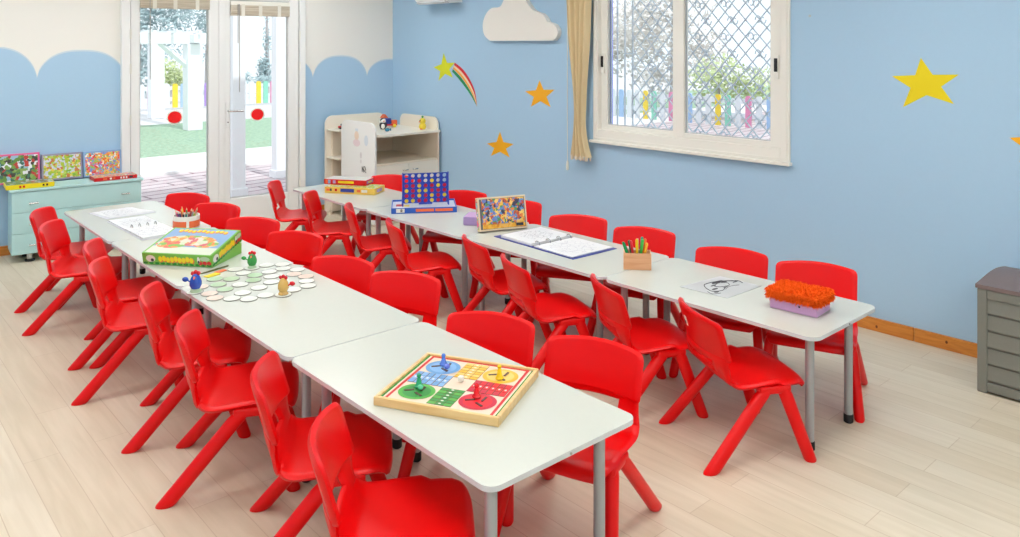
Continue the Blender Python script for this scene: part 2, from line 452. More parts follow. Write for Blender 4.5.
# baseboards
bm = BM()
for y0, y1 in ((YF, -.3), (-.296, 1.02), (1.024, 1.835), (1.839, 3.6), (3.604, 5.4), (5.404, YB)):
    b2(bm, XR-.016, XR, y0, y1, 0, .078, .003)
for y, z in ((1.66, .045), (2.05, .03), (1.30, .05), (2.62, .04)):
    disc(bm, (XR-.0165, y, z), .007, 10, 1, 1.3, 1, (Vector((0, 1, 0)), Vector((0, 0, 1))))
struct('baseboard_right', bm, [M['base_wood'], plain('pine_knot', (110, 50, 14), .5)])
bm = BM(); b2(bm, XL2, DX0-.022, YB-.016, YB, 0, .078, .003); b2(bm, DX1+.022, XR-.019, YB-.016, YB, 0, .078, .003)
onwall(struct('baseboard_back', bm, M['base_wood']))

# ------------------------------------------------------------------ glazed double door
def leaf(name, x0, x1, gx0, gx1):
    d = bpy.data.objects.new(name, None); col.objects.link(d); d['kind'] = 'structure'; onwall(d)
    bm = BM()
    y0, y1 = YB-.035, YB+.035
    b2(bm, x0, gx0, y0, y1, .012, 2.255, .006); b2(bm, gx1, x1, y0, y1, .012, 2.255, .006)
    b2(bm, gx0, gx1, y0, y1, .012, .255, .006); b2(bm, gx0, gx1, y0, y1, 2.165, 2.255, .006)
    obj('leaf_frame', bm, M['frame_grey'], d)
    bm = BM()
    for a in ((gx0, gx0+.008, .255, 2.165), (gx1-.008, gx1, .255, 2.165), (gx0, gx1, .255, .263), (gx0, gx1, 2.157, 2.165)):
        b2(bm, a[0], a[1], YB-.012, YB+.012, a[2], a[3])
    obj('gasket', bm, M['rubber'], d)
    bm = BM(); b2(bm, gx0, gx1, YB-.003, YB+.003, .255, 2.165); obj('glass_pane', bm, M['glass'], d)
    return d
d1 = leaf('door_1', 2.170, 2.962, 2.248, 2.849)
d2 = leaf('door_2', 2.969, 3.735, 3.050, 3.627)
bm = BM()
b2(bm, DX0-.018, 2.165, YB-.055, YB+.06, 0, 2.36, .006); b2(bm, 3.740, DX1+.018, YB-.055, YB+.06, 0, 2.36, .006)
b2(bm, 2.165, 3.74, YB-.055, YB+.06, 2.26, 2.36, .006); b2(bm, 2.165, 3.74, YB-.02, YB+.05, 0, .012)
onwall(struct('trim_1', bm, M['frame_grey'], label='white door frame around the glazed double door'))
bm = BM(); b2(bm, 2.940, 2.990, YB-.05, YB-.0355, .02, 2.25, .005); obj('cover_strip', bm, M['frame_grey'], d2)
for x, dd, nm in ((2.167, d1, 1), (3.738, d2, 1)):
    for z in (.35, 1.06, 1.52, 1.83):
        bm = BM(); tube(bm, [(x, YB-.062, z-.045), (x, YB-.062, z+.045)], .008, 8); obj('hinge', bm, M['frame_white'], dd, True)
bm = BM(); b2(bm, 3.008, 3.044, YB-.045, YB-.034, .94, 1.18, .004)
hd = obj('handle_plate', bm, M['frame_grey'], d2)
bm = BM(); tube(bm, [(3.026, YB-.04, 1.100), (3.026, YB-.085, 1.100), (3.038, YB-.09, 1.100), (3.160, YB-.09, 1.097)], .009, 10)
obj('lever', bm, M['chrome'], hd, True)
bm = BM(); tube(bm, [(3.026, YB-.048, .992), (3.026, YB-.044, .992)], .006, 10); obj('keyhole', bm, M['black'], hd)
for x, z, nm in ((2.552, 1.062, 'left'), (3.325, 1.049, 'right')):
    t = thing('safety_dot', 'round red sticker with white rim on the %s glass door pane' % nm, 'sticker', (x, YB-.0045, z), 0, 'red dots on the glass doors'); onwall(t)
    bm = BM(); prism(bm, [(.072*math.cos(k*PI/18), .066*math.sin(k*PI/18)) for k in range(36)], 0, .0006, 'y'); obj('rim', bm, M['sticker_white'], t)
    bm = BM(); prism(bm, [(.060*math.cos(k*PI/18), .054*math.sin(k*PI/18)) for k in range(36)], -.0008, -.0001, 'y'); obj('dot', bm, M['dot'], t)
# rolled blinds at the head of each leaf
for nm, x0, x1, zb, zt, cx in (('left', 2.244, 2.853, 2.062, 2.222, [(2.325, 1.42)]), ('right', 3.045, 3.632, 2.012, 2.125, [(3.125, 1.28), (3.112, 1.75)])):
    t = thing('roman_blind', 'folded bamboo blind with cords at the top of the %s door' % nm, 'blind', ((x0+x1)/2, YB-.055, zb)); onwall(t)
    W = (x1-x0)/2
    bm = BM()
    k = 0
    z = 0
    while z < zt-zb-.03:
        box(bm, (0, -.004*(k % 2), z+.016), (2*W, .022, .030), None, .007); z += .026; k += 1
    obj('slat_bundle', bm, M['blind'], t, True)
    bm = BM()
    bm.free()
    for xx in (-W*.6, -W*.02, W*.62):
        bm = BM(); b2(bm, xx-.017, xx+.017, -.018, -.014, -.004, zt-zb); obj('tape', bm, M['blind_white'], t)
    bm = BM(); b2(bm, -W, W, -.016, .014, zt-zb-.01, zt-zb+.03, .004); obj('head_rail', bm, M['frame_white'], t)
    for x, zz in cx:
        bm = BM(); tube(bm, [(x-(x0+x1)/2, -.022, zt-zb), (x-(x0+x1)/2, -.022, zz-zb)], .004, 6); obj('pull_cord', bm, M['cord'], t)

# ------------------------------------------------------------------ window in the blue wall
wn = bpy.data.objects.new('window_1', None); col.objects.link(wn); wn['kind'] = 'structure'
bm = BM()
for a in ((2.614, 2.680, .955, 2.33), (4.290, 4.341, .955, 2.33), (2.680, 4.290, .955, 1.045), (2.680, 4.290, 2.24, 2.33)):
    b2(bm, XR-.014, XR+.12, a[0], a[1], a[2], a[3], .005)
for a in ((2.630, 2.640, .97, 2.31), (4.315, 4.325, .97, 2.31), (2.64, 4.315, .97, .98)):
    b2(bm, XR-.020, XR-.012, a[0], a[1], a[2], a[3], .002)
obj('window_frame', bm, M['frame_white'], wn)
bm = BM(); b2(bm, XR-.05, XR-.0, 2.60, 4.355, .935, .957, .004); obj('window_sill', bm, M['frame_white'], wn)
for a0, a1, g0, g1, xx in ((3.468, 4.290, 3.553, 4.228, .054), (2.680, 3.553, 2.757, 3.452, .016)):
    bm = BM()
    for q in ((a0, g0, 1.045, 2.24), (g1, a1, 1.045, 2.24), (g0, g1, 1.045, 1.082), (g0, g1, 2.19, 2.24)):
        b2(bm, XR+xx-.012-.01, XR+xx+.018, q[0], q[1], q[2], q[3], .004)
    s = obj('sash', bm, M['frame_white'], wn)
    bm = BM()
    for q in ((g0, g0+.007, 1.082, 2.19), (g1-.007, g1, 1.082, 2.19), (g0, g1, 1.082, 1.088)):
        b2(bm, XR+xx-.008, XR+xx+.01, q[0], q[1], q[2], q[3])
    obj('gasket', bm, M['rubber'], s)
    bm = BM(); b2(bm, XR+xx-.002, XR+xx+.002, g0, g1, 1.082, 2.19); obj('glass_pane', bm, M['glass'], s)
for y, xx in ((2.708, -.009), (4.268, .029)):
    bm = BM(); b2(bm, XR+xx-.018, XR+xx+.003, y-.012, y+.012, 1.55, 1.64, .003); obj('latch', bm, M['black'], wn)
    bm = BM(); b2(bm, XR+xx-.012, XR+xx+.001, y-.018, y+.018, 1.50, 1.66, .003); obj('latch_plate', bm, M['frame_white'], wn)
# iron grille outside
t = thing('security_grille', 'pale blue-grey diamond iron grille outside the right wall window', 'grille', (XR+.20, 3.46, 1.0))
bm = BM()
GW, GH = .80, 1.30
p = .112
k = -int(GW*2/p)-14
def clip(y0, z0, dy, dz):
    ts = []
    lo, hi = -9, 9
    for o_, d_, a_, b_ in ((y0, dy, -GW, GW-.16), (z0, dz, 0, GH)):
        t0, t1 = (a_-o_)/d_, (b_-o_)/d_
        lo = max(lo, min(t0, t1)); hi = min(hi, max(t0, t1))
    return (lo, hi) if hi > lo+.01 else None
for sgn in (1, -1):
    for i in range(-40, 40):
        c = clip(i*p, 0, 1*sgn, 1.08)
        if c: tube(bm, [(0.004*sgn, i*p+sgn*c[0], 1.08*c[0]), (.004*sgn, i*p+sgn*c[1], 1.08*c[1])], .0055, 5)
obj('lattice', bm, M['grille'], t)
bm = BM()
for y in (-GW, GW-.16, GW-.08, GW): tube(bm, [(0, y, 0), (0, y, GH)], .008, 6)
for z in (0, GH): tube(bm, [(0, -GW, z), (0, GW, z)], .008, 6)
tube(bm, [(0, GW-.16, .66), (0, GW-.08, .66)], .006, 6)
obj('grille_frame', bm, M['grille'], t)
bm = BM()
for i in range(-6, 6):
    for j in range(0, 10):
        if (i+j) % 2: continue
        y, z = (i+.5*(j % 2))*p, (j+.5)*p*1.08
        if not (-GW+.06 < y < GW-.22): continue
        for s in (1, -1):
            pts = [(.012, y+s*(.018+.026*math.cos(a)*(1-a/9)), z+s*.036*math.sin(a)*(1-a/9)) for a in [q*.6 for q in range(10)]]
            tube(bm, pts, .0048, 5)
obj('scrollwork', bm, M['grille'], t)
t = thing('shutter_post', 'indigo painted upright at the left edge outside the window', 'post', (XR+.17, 4.335, 0))
bm = BM(); b2(bm, -.006, .006, -.047, .06, 0, 2.45, .002); obj('upright', bm, M['indigo'], t)
bm = BM(); b2(bm, -.012, -.006, -.047, -.040, 0, 2.45); obj('edge_strip', bm, M['grille'], t)

# ------------------------------------------------------------------ wall pieces
def star_pts(cy, cz, r, rot=0, inner=.42):
    return [(cy+(r if k % 2 == 0 else r*inner)*math.sin(rot+k*PI/5), cz+(r if k % 2 == 0 else r*inner)*math.cos(rot+k*PI/5)) for k in range(10)]
def star5(tips):
    """five tip points -> ten point outline about their centre"""
    cy, cz = sum(p[0] for p in tips)/5, sum(p[1] for p in tips)/5; out = []
    for k in range(5):
        a, b = tips[k], tips[(k+1) % 5]
        out += [(a[0]-cy, a[1]-cz), (((a[0]+b[0])/2-cy)*.52, ((a[1]+b[1])/2-cz)*.52)]
    return cy, cz, out
def star(label, m, tips):
    cy, cz, out = star5(tips)
    bm = BM(); prism(bm, out, -.002, 0, 'x')
    return tag(obj('wall_star', bm, m, None, loc=(XR-.0003, cy, cz)), label, 'star', 'stars on the blue wall')
star('orange star on the blue wall under the white cloud', M['star_orange'], [(4.982, 1.419), (4.795, 1.346), (4.844, 1.191), (5.09, 1.182), (5.168, 1.316)])
star('orange star low on the blue wall above the puzzle box', M['star_orange'], [(5.511, .924), (5.324, .827), (5.375, .698), (5.64, .686), (5.699, .798)])
star('large yellow star on the blue wall right of the window', M['star_yellow'], [(1.803, 1.652), (1.601, 1.561), (1.627, 1.394), (1.903, 1.361), (1.966, 1.542)])
star('orange star cut by the right photo edge, above grey storage box', M['star_orange'], [(1.25, 1.325), (1.14, 1.235), (1.165, 1.105), (1.305, 1.10), (1.352, 1.228)])
t = thing('shooting_star', 'yellow shooting star with rainbow tail on the blue wall by the corner', 'star', (XR, 6.36, 1.497), 0, 'stars on the blue wall')
bm = BM(); prism(bm, star5([(6.357, 1.646), (6.176, 1.553), (6.208, 1.403), (6.441, 1.365), (6.526, 1.501)])[2], -.0022, .002, 'x'); obj('star', bm, M['star_lime'], t)
up = spline([(6.195, 1.57), (6.07, 1.51), (5.955, 1.41), (5.875, 1.29), (5.845, 1.15)], 6)
lo = spline([(6.235, 1.48), (6.13, 1.41), (6.025, 1.33), (5.925, 1.24), (5.845, 1.15)], 6)
for m, a, b in (('tail_red', 0, .27), ('tail_pale', .27, .47), ('tail_orange', .47, .68), ('tail_green', .72, 1.0)):
    bm = BM()
    A = [(u[0]+(v[0]-u[0])*a-6.36, u[1]+(v[1]-u[1])*a-1.51) for u, v in zip(up, lo)]; B = [(u[0]+(v[0]-u[0])*b-6.36, u[1]+(v[1]-u[1])*b-1.51) for u, v in zip(up, lo)]
    for i in range(len(A)-1):
        bm.faces.new([bm.verts.new((-.0016, y, z)) for y, z in (A[i], A[i+1], B[i+1], B[i])])
    obj('tail_stripe', bm, M[m], t)['label'] = {'tail_red': 'red', 'tail_pale': 'cream', 'tail_orange': 'amber', 'tail_green': 'green'}[m]+' tail stripe'
cl = [(5.597, 1.77), (5.679, 1.824), (5.704, 1.919), (5.665, 2.012), (5.582, 2.073), (5.480, 2.080), (5.435, 2.10), (5.38, 2.17), (5.26, 2.205), (5.145, 2.165), (5.085, 2.10), (5.03, 2.048), (4.985, 2.025), (4.91, 2.005), (4.86, 1.965), (4.835, 1.932), (4.765, 1.912), (4.715, 1.861), (4.722, 1.805), (4.765, 1.768)]
def bulge(pts):
    out = []
    knots = [0, 4, 5, 6, 8, 10, 12, 14, 15, 19]
    sm = spline(pts, 4)
    return sm
bm = BM(); prism(bm, [(a-5.2, b-1.768) for a, b in bulge(cl)], -.05, 0, 'x'); soft(bm, .004, 2, 50)
tag(obj('wall_cloud', bm, M['cloud'], None, loc=(XR, 5.2, 1.768)), 'white cloud shaped board high on the blue wall beside the window', 'cloud')
t = thing('air_conditioner', 'white wall air conditioner above the corner, only its underside showing', 'air conditioner', (XR, 6.33, 2.152))
bm = BM(); prism(bm, [(0, 0), (-.16, -.01), (-.205, .03), (-.215, .12), (-.20, .24), (-.15, .29), (0, .29)], -.255, .255, 'y'); soft(bm, .006); obj('casing', bm, M['ac'], t, True)
bm = BM(); box(bm, (-.185, 0, .012), (.05, .46, .008), Matrix.Rotation(R(-35), 3, 'Y')); obj('vent_flap', bm, M['edge'], t)
bm = BM(); tube(bm, [(0, 0, 0), (-.006, 0, 0)], .008, 8); tag(obj('wall_screw', bm, M['rubber'], None, loc=(XR, 2.48, 1.915)), 'tiny dark screw in the blue wall right of the window', 'screw')
# curtain tied back beside the window
def curtain():
    t = thing('curtain', 'gathered beige curtain with cream fringe at left of the window', 'curtain', (XR-.09, 4.435, .815))
    rows = spline([(1.52, .142, .002), (1.0, .110, -.002), (.62, .066, -.008), (.42, .052, -.010), (.26, .053, -.006), (.12, .075, -.010), (.0, .108, -.020)], 6)
    bm = BM(); P = []
    for z, hw, off in rows:
        P.append([Vector((.026*math.cos(2*PI*4.2*k/48+.4)+.006*math.sin(9*k/48+z*3), off-hw+2*hw*k/48, z)) for k in range(49)])
    P = [[Vector(v) for v in r] for r in P]
    shell(bm, P, lambda i, j: True, .004); obj('cloth', bm, M['curtain'], t, True)
    bm = BM()
    for k in range(22):
        y = -.020-.108+.216*(k+.5)/22; x = .026*math.cos(2*PI*4.2*(k+.5)/22+.4)
        tube(bm, [(x, y, .012), (x-.004, y, -.01), (x, y+.002, -.028)], [.004, .007, .005], 6)
    obj('fringe', bm, M['fringe'], t, True)
    return t
curtain()
t = thing('blind_cord', 'thin white cord hanging on the blue wall left of the curtain', 'cord', (XR-.016, 4.627, .675))
bm = BM(); tube(bm, [(0, .0, .07), (.002, .004, .5), (0, .0, 1.6)], .0035, 6); obj('cord', bm, M['frame_white'], t)
bm = BM(); lathe(bm, [(.0, -.005), (.011, 0), (.013, .03), (.010, .07), (.004, .08), (0, .08)], (0, 0, 0), 10); obj('weight', bm, M['sticker_white'], t, True)

# ------------------------------------------------------------------ tables
def make_table(L, W, rc, i0, i1, e0, e1):
    t = thing('classroom_table', None, 'table', (0, 0, 0), 0, 'white classroom tables')
    bm = BM(); prism(bm, rrect(.002, W-.002, .002, L-.002, rc, 8), TZ-.016, TZ); soft(bm, .003, 2, 50)
    for f in bm.faces:
        if abs(f.normal.z) < .5: f.material_index = 1
    bm.normal_update()
    for f in bm.faces: f.material_index = 0 if f.normal.z > .5 else 1
    tp = obj('tabletop', bm, [M['white_top'], M['edge']], t)
    bm = BM(); tube(bm, [(W/2, .003, TZ-.009), (W/2, -.0008, TZ-.009)], .004, 10); obj('edge_screw', bm, M['chrome'], tp, True)
    bm = BM()
    for x in (i0, W-i1): b2(bm, x-.012, x+.012, .10, L-.10, TZ-.048, TZ-.016, .003)
    for y in (e0, L-e1): b2(bm, .112, W-.112, y-.012, y+.012, TZ-.048, TZ-.016, .003)
    obj('under_frame', bm, M['leg_grey'], t)
    for x in (i0, W-i1):
        for y in (e0, L-e1):
            bm = BM(); tube(bm, [(x, y, .028), (x, y, TZ-.02)], .0185, 18)
            lg = obj('leg', bm, M['leg_grey'], t, True); lg['corner'] = ('l' if x < W/2 else 'r')+('n' if y < L/2 else 'f')
            bm = BM(); lathe(bm, [(0, 0), (.017, 0), (.021, .004), (.021, .036), (.0188, .04), (0, .04)], (x, y, 0), 18)
            obj('foot_cap', bm, M['black'], lg, True)
    return t
ordn = ['nearest the camera', 'second from the camera', 'third from the camera', 'farthest from the camera']
for (ax, ay, th, L, nm, W, rc, i0, i1, e0, e1) in ((1.3777, 1.615, -.0051, 1.199, 'left', .634, .042, .100, .121, .065, .12), (3.0791, 1.5554, .0051, 1.1525, 'right', .6115, .052, .115, .13, .085, .055)):
    proto = make_table(L, W, rc, i0, i1, e0, e1)
    for i in range(4):
        o = proto if i == 0 else copy_tree(proto)
        o.location = (ax-i*L*math.sin(th), ay+i*L*math.cos(th), 0); o.rotation_euler = (0, 0, th)
        for lg in o.children:            # the tables' legs are not all set alike
            k = lg.get('corner')
            if i == 0 and nm == 'left' and k == 'ln': lg.location.x = -.04
            if i and k == 'rn': lg.location.y = -.042 if nm == 'left' else -.030; lg.location.x = 0 if nm == 'left' else -.045
            if i and k == 'ln': lg.location.x = 0; lg.location.y = -.022 if nm == 'left' else .03
            if i >= 2 and nm == 'right' and k == 'lf': lg.location.y = .036
        o['label'] = 'white rectangular table with round grey legs in the %s row, %s' % (nm, ordn[i])

# ------------------------------------------------------------------ chairs
def bulge_x(y, z):
    k = min(1, max(0, (z-.32)/.10)); k = k*k*(3-2*k)
    return -.048*k*(1-min(1.0, (y/.195)**2))
def make_chair():
    t = thing('school_chair', None, 'chair', (0, 0, 0), 0, 'red plastic chairs around the tables')
    prof = spline([(.236, .300, .166), (.234, .308, .176), (.222, .317, .184), (.190, .322, .190), (.12, .321, .195), (.03, .314, .197), (-.045, .308, .196), (-.085, .312, .193), (-.108, .330, .189), (-.117, .352, .185), (-.119, .372, .182), (-.120, .392, .181), (-.120, .412, .181), (-.122, .435, .180)], 3)
    NV = 20
    P = []
    for (x, z, hw) in prof:
        row = []
        for j in range(NV+1):
            tt = -1+2*j/NV; y = hw*tt
            seat = 1 if z < .33 and x > -.08 else 0
            zz = z+(.010*tt*tt if x < .10 else -.006*abs(tt)**3)*(1 if z < .335 else 0)
            xx = x+bulge_x(y, z)-(.014*abs(tt)**4 if x > .2 else 0)
            row.append(Vector((xx, y, zz)))
        P.append(row)
    def act(i, j):
        z = (prof[i][1]+prof[i+1][1])/2; tt = -1+2*(j+.5)/NV
        return not (prof[i][0] < -.10 and .368 < z < .412 and abs(tt) < .58)
    bm = BM(); shell(bm, P, act, .020)
    seat = obj('seat', bm, M['red'], t, True, angle=60)
    # backrest pad
    zs = [.428, .430, .434, .440, .47, .50, .53, .553, .562, .568, .571, .5735]
    P = []
    for z in zs:
        u = (z-.428)/(.5735-.428)
        r0, r1 = .010, .015
        hw = .188
        d = z-.428
        if d < r0: hw -= r0-math.sqrt(max(0, r0*r0-(r0-d)**2))
        d = .5735-z
        if d < r1: hw -= r1-math.sqrt(max(0, r1*r1-(r1-d)**2))
        row = []
        for j in range(21):
            tt = -1+2*j/20; y = hw*tt
            zz = z+.014*(1-(y/.195)**2)*u
            x = -.115-.045*u+bulge_x(y, .5)
            row.append(Vector((x, y, zz)))
        P.append(row)
    bm = BM(); shell(bm, P, lambda i, j: True, .024)
    back = obj('backrest', bm, M['red'], t, True, angle=75)
    for s in (1, -1):
        bm = BM(); box(bm, (.083, s*.183, .297), (.145, .042, .036), None, .012, 3)
        obj('leg_bracket', bm, M['red'], t, True)
    for s in (1, -1):
        for k in range(2):
            bm = BM()
            if k == 0: a, b, r0, r1 = (.050, s*.184, .305), (-.222, s*.221, 0), (.036, .023), (.036, .0235)
            else: a, b, r0, r1 = (.122, s*.184, .305), (.230, s*.221, 0), (.031, .023), (.027, .0235)
            A, B = Vector(a), Vector(b)
            ts = (0, .1, .3, .6, .9, .975, 1)
            pts = [A.lerp(B, q) for q in ts]
            rad = [(r0[0]+(r1[0]-r0[0])*q, r0[1]+(r1[1]-r0[1])*q) for q in ts]
            rad[-1] = (rad[-1][0]-.004, rad[-1][1]-.004); rad[0] = (rad[0][0]*.8, rad[0][1]*.8)
            tube(bm, pts, rad, 14, horiz=True)
            obj('leg', bm, M['red'], t, True, angle=50)
    return t
CH = {
 'N': [(1.276, 1.955, -36), (1.338, 2.485, -31.3), (1.315, 3.146, -27.8), (1.337, 3.67, -25.7), (1.288, 4.32, -23.4), (1.377, 4.79, -23), (1.308, 5.495, -28.8), (1.355, 5.99, -29.4)],
 'R': [(2.085, 1.955, 199), (1.992, 2.42, 207.5), (2.07, 3.16, 206), (1.985, 3.625, 205.5), (2.07, 4.315, 208.2), (2.055, 4.85, 214), (2.06, 5.49, 208.6), (2.045, 6.01, 211)],
 'F': [(3.02, 1.90, -29.2), (3.01, 2.42, -27.6), (2.95, 3.015, -21.7), (3.08, 3.51, -19.2), (2.98, 4.19, -22.3), (3.035, 4.81, -27), (3.03, 5.41, -39), (3.035, 6.035, -36)],
 'B': [(3.74, 1.905, 202), (3.67, 2.36, 201), (3.71, 2.995, 201.5), (3.68, 3.49, 210.7), (3.725, 4.135, 216), (3.67, 4.69, 213.4), (3.69, 5.68, 218)],
}
WH = {'N': 'red plastic chair along the left side of the left table row, %s', 'R': 'red plastic chair along the right side of the left table row, %s',
      'F': 'red plastic chair on the aisle side of the right table row, %s', 'B': 'red plastic chair between right table row and blue wall, %s'}
NTH = ['nearest the camera', 'second from camera', 'third from camera', 'fourth from camera', 'fifth from camera', 'sixth from camera', 'seventh from camera', 'farthest from camera']
proto = make_chair(); first = True
for kk in 'NRFB':
    for i, (x, y, a) in enumerate(CH[kk]):
        o = proto if first else copy_tree(proto)
        first = False
        o.location = (x, y, 0); o.rotation_euler = (0, 0, R(a))
        o.scale = (1.03, 1.03, 1.03) if kk == 'N' else (1, 1, 1)
        o['label'] = WH[kk] % ('farthest from camera' if i == len(CH[kk])-1 else NTH[i])
        if (kk, i) == ('F', 0):
            bm = BM()
            box(bm, (-.1985, .055, .522), (.003, .030, .040), Matrix.Rotation(R(-17), 3, 'Y') @ Matrix.Rotation(R(-8), 3, 'Z'), .001)
            s = obj('maker_sticker', bm, M['sticker_white'], o); s['label'] = 'small white sticker on the back'
            bm = BM(); box(bm, (-.2003, .055, .516), (.001, .02, .012), Matrix.Rotation(R(-17), 3, 'Y') @ Matrix.Rotation(R(-8), 3, 'Z')); obj('print', bm, M['dark_card'], s)

# ------------------------------------------------------------------ mint drawer cabinet
t = thing('drawer_cabinet', 'mint green low drawer cabinet beside the glazed door', 'cabinet', (1.716, 7.113, 0)); onwall(t)
HW, CD = .482, .183
CB = .108
bm = BM(); b2(bm, -HW+.008, HW-.008, -CD+.018, CB, .066, .566, .003); obj('body', bm, M['mint'], t)
bm = BM(); b2(bm, -HW-.008, HW+.008, -CD-.008, CB, .566, .584, .003); obj('top', bm, M['mint'], t)
for i, (z0, z1) in enumerate(((.068, .230), (.234, .396), (.400, .562))):
    bm = BM(); b2(bm, -HW+.010, HW-.010, -CD, -CD+.018, z0, z1, .003)
    d = obj('drawer', bm, M['mint'], t)
    for x in (-.325, .345):
        bm = BM(); zc = (z0+z1)/2-.01
        for dx in (-.026, .026): tube(bm, [(x+dx, -CD, zc), (x+dx, -CD-.022, zc)], .006, 8)
        tube(bm, [(x-.032, -CD-.022, zc), (x+.032, -CD-.022, zc)], .0065, 8)
        obj('handle', bm, M['chrome'], d, True)
for x in (-.345, .36):
    for y in (-CD+.05, CB-.05):
        bm = BM(); lathe(bm, [(0, 0), (.034, 0), (.036, .004), (.036, .014), (.026, .018), (0, .018)], (x, y, 0), 16, 0); lathe(bm, [(0, .018), (.022, .018), (.022, .058), (.034, .060), (.034, .066), (0, .066)], (x, y, 0), 16, 1)
        obj('foot', bm, [M['black'], M['chrome']], t, True)
# game boxes on it
A_forest = art('forest_picture', [(96, 140, 60), (140, 170, 90), (60, 110, 90), (150, 190, 210), (60, 60, 50), (230, 232, 236), (190, 60, 50), (120, 160, 70)], 44)
A_farm = art('meadow_picture', [(176, 200, 50), (130, 180, 60), (190, 206, 90), (214, 214, 226), (230, 206, 80), (200, 206, 220), (168, 196, 60), (206, 120, 60)], 60)
A_party = art('party_picture', [(240, 130, 40), (246, 200, 90), (234, 96, 150), (240, 236, 226), (110, 190, 200), (120, 150, 210), (232, 70, 50), (246, 160, 60), (150, 200, 90)], 75)
A_jungle = art('jungle_picture', [(232, 134, 60), (244, 196, 80), (90, 150, 206), (110, 130, 200), (196, 84, 60), (90, 150, 90), (246, 206, 110), (60, 60, 90)], 62)
A_village = art('village_picture', [(228, 108, 96), (240, 196, 110), (234, 150, 80), (210, 216, 190), (130, 190, 90), (236, 214, 200), (214, 110, 120)], 34)
A_small = art('small_print', [(110, 180, 70), (236, 236, 226), (240, 210, 40), (90, 160, 60), (230, 110, 70)], 60)
def picture_box(name, label, x, zbase, wd, ht, th, lean, rim, pic, y=7.262, rz=0):
    """a game box stood on edge, leaning back against the wall"""
    t = thing(name, label, 'game box', (x, y, zbase), rz, 'game boxes on the mint cabinet'); onwall(t)
    rot = Matrix.Rotation(R(-lean), 3, 'X')
    bm = BM(); box(bm, rot @ Vector((0, -th/2, ht/2)), (wd, th, ht), rot, .003); obj('box_body', bm, rim, t)
    bm = BM(); box(bm, rot @ Vector((0, -th-.0008, ht/2)), (wd-.03, .0016, ht-.03), rot); obj('cover_picture', bm, pic, t)
    return t
def off_y(ht, lean): return 7.296-math.sin(R(lean))*ht
picture_box('puzzle_box', 'upright pink bordered puzzle box with forest picture at the cabinet left', 1.282, .586, .375, .245, .035, 9, M['pink'], A_forest, off_y(.245, 9)-.004)
picture_box('puzzle_box', 'upright green meadow puzzle box in the middle of mint cabinet', 1.634, .586, .306, .222, .035, 8, plain('lilac_grey_card', (150, 146, 170), .5), A_farm, off_y(.222, 8)-.004)
picture_box('game_box', 'upright multicoloured party game box at the right end of the cabinet', 1.943, .586, .300, .220, .035, 8, M['skyblue'], A_party, off_y(.220, 8)-.004)
def flat_box(name, label, loc, rz, sx, sy, h, side, top, cat='game box', group=None, lidgap=True):
    t = thing(name, label, cat, loc, rz, group)
    bm = BM(); b2(bm, -sx/2+.002, sx/2-.002, -sy/2+.002, sy/2-.002, 0, h*.9, .002); obj('base_tray', bm, side, t)
    bm = BM(); b2(bm, -sx/2, sx/2, -sy/2, sy/2, h*.12, h, .0025); l_ = obj('lid', bm, side, t)
    if top:
        bm = BM(); b2(bm, -sx/2+.006, sx/2-.006, -sy/2+.006, sy/2-.006, h, h+.0006); obj('lid_picture', bm, top, l_)
    return t, l_
t, l_ = flat_box('game_box', 'flat yellow game box lying before the forest puzzle box', (1.372, 7.045, .5845), 0, .335, .205, .038, M['yellow'], A_forest, group='game boxes on the mint cabinet'); onwall(t)
bm = BM()
for x, c in ((-.07, 0), (-.045, 0), (.09, 1), (.115, 1)): box(bm, (x, -.1035, .020), (.014, .002, .016), None, 0, 2, c)
obj('printed_marks', bm, [M['card_red'], M['black']], l_)
t, l_ = flat_box('game_box', 'flat red game box lying before the party game box', (1.995, 7.06, .5845), R(2), .335, .18, .030, M['card_red'], A_party, group='game boxes on the mint cabinet'); onwall(t)
bm = BM()
for x, wd_, c in ((-.085, .03, 0), (-.04, .016, 1), (-.015, .016, 0), (.04, .012, 1), (.06, .012, 1), (.082, .012, 1), (.118, .03, 2)): box(bm, (x, -.091, .016), (wd_, .002, .016), None, 0, 2, c)
obj('printed_marks', bm, [M['orange'], M['card_white'], M['dark_card']], l_)

# ------------------------------------------------------------------ cream corner play unit
t = thing('play_unit', 'cream corner shelf unit with white end panel and cupboard', 'shelf unit', (4.43, 6.84, 0))
ux, uy = 4.43, 6.84
def arch(a0, a1, z0, z1, r):
    pts = [(a0, z0), (a1, z0)]
    for k in range(9): q = R(90*k/8); pts.append((a1-r+r*math.cos(q), z1-r+r*math.sin(q)))
    for k in range(9): q = R(90+90*k/8); pts.append((a0+r+r*math.cos(q), z1-r+r*math.sin(q)))
    return pts
bm = BM(); prism(bm, arch(3.985-ux, 4.70-ux, .02, 1.005, .085), 7.262-uy, 7.280-uy, 'y'); soft(bm, .003); obj('back_panel', bm, M['cream'], t)
bm = BM(); prism(bm, arch(6.43-uy, 7.10-uy, .86, 1.0, .075), 4.788-ux, 4.806-ux, 'x'); soft(bm, .003); obj('splash_board', bm, M['cream'], t)
bm = BM(); prism(bm, arch(6.405-uy, 7.03-uy, .02, .985, .085), 4.036-ux, 4.054-ux, 'x'); soft(bm, .003)
ep = obj('end_panel', bm, M['white_board'], t); ep['label'] = 'white end panel with faded stickers'
bm = BM()
for y, z, r, sy_, sz_, mi in ((6.735, .845, .042, 1, 1.1, 0), (6.735, .775, .06, 1.1, .6, 1), (6.745, .90, .016, 1, 1, 2), (6.72, .90, .016, 1, 1, 2), (6.56, .81, .035, 1, 1.5, 2), (6.655, .66, .02, .8, 1.6, 3), (6.655, .60, .014, .8, 1.5, 3)):
    disc(bm, (4.0352-ux, y-uy, z), r, 14, sy_, sz_, mi, (Vector((0, 1, 0)), Vector((0, 0, 1))))
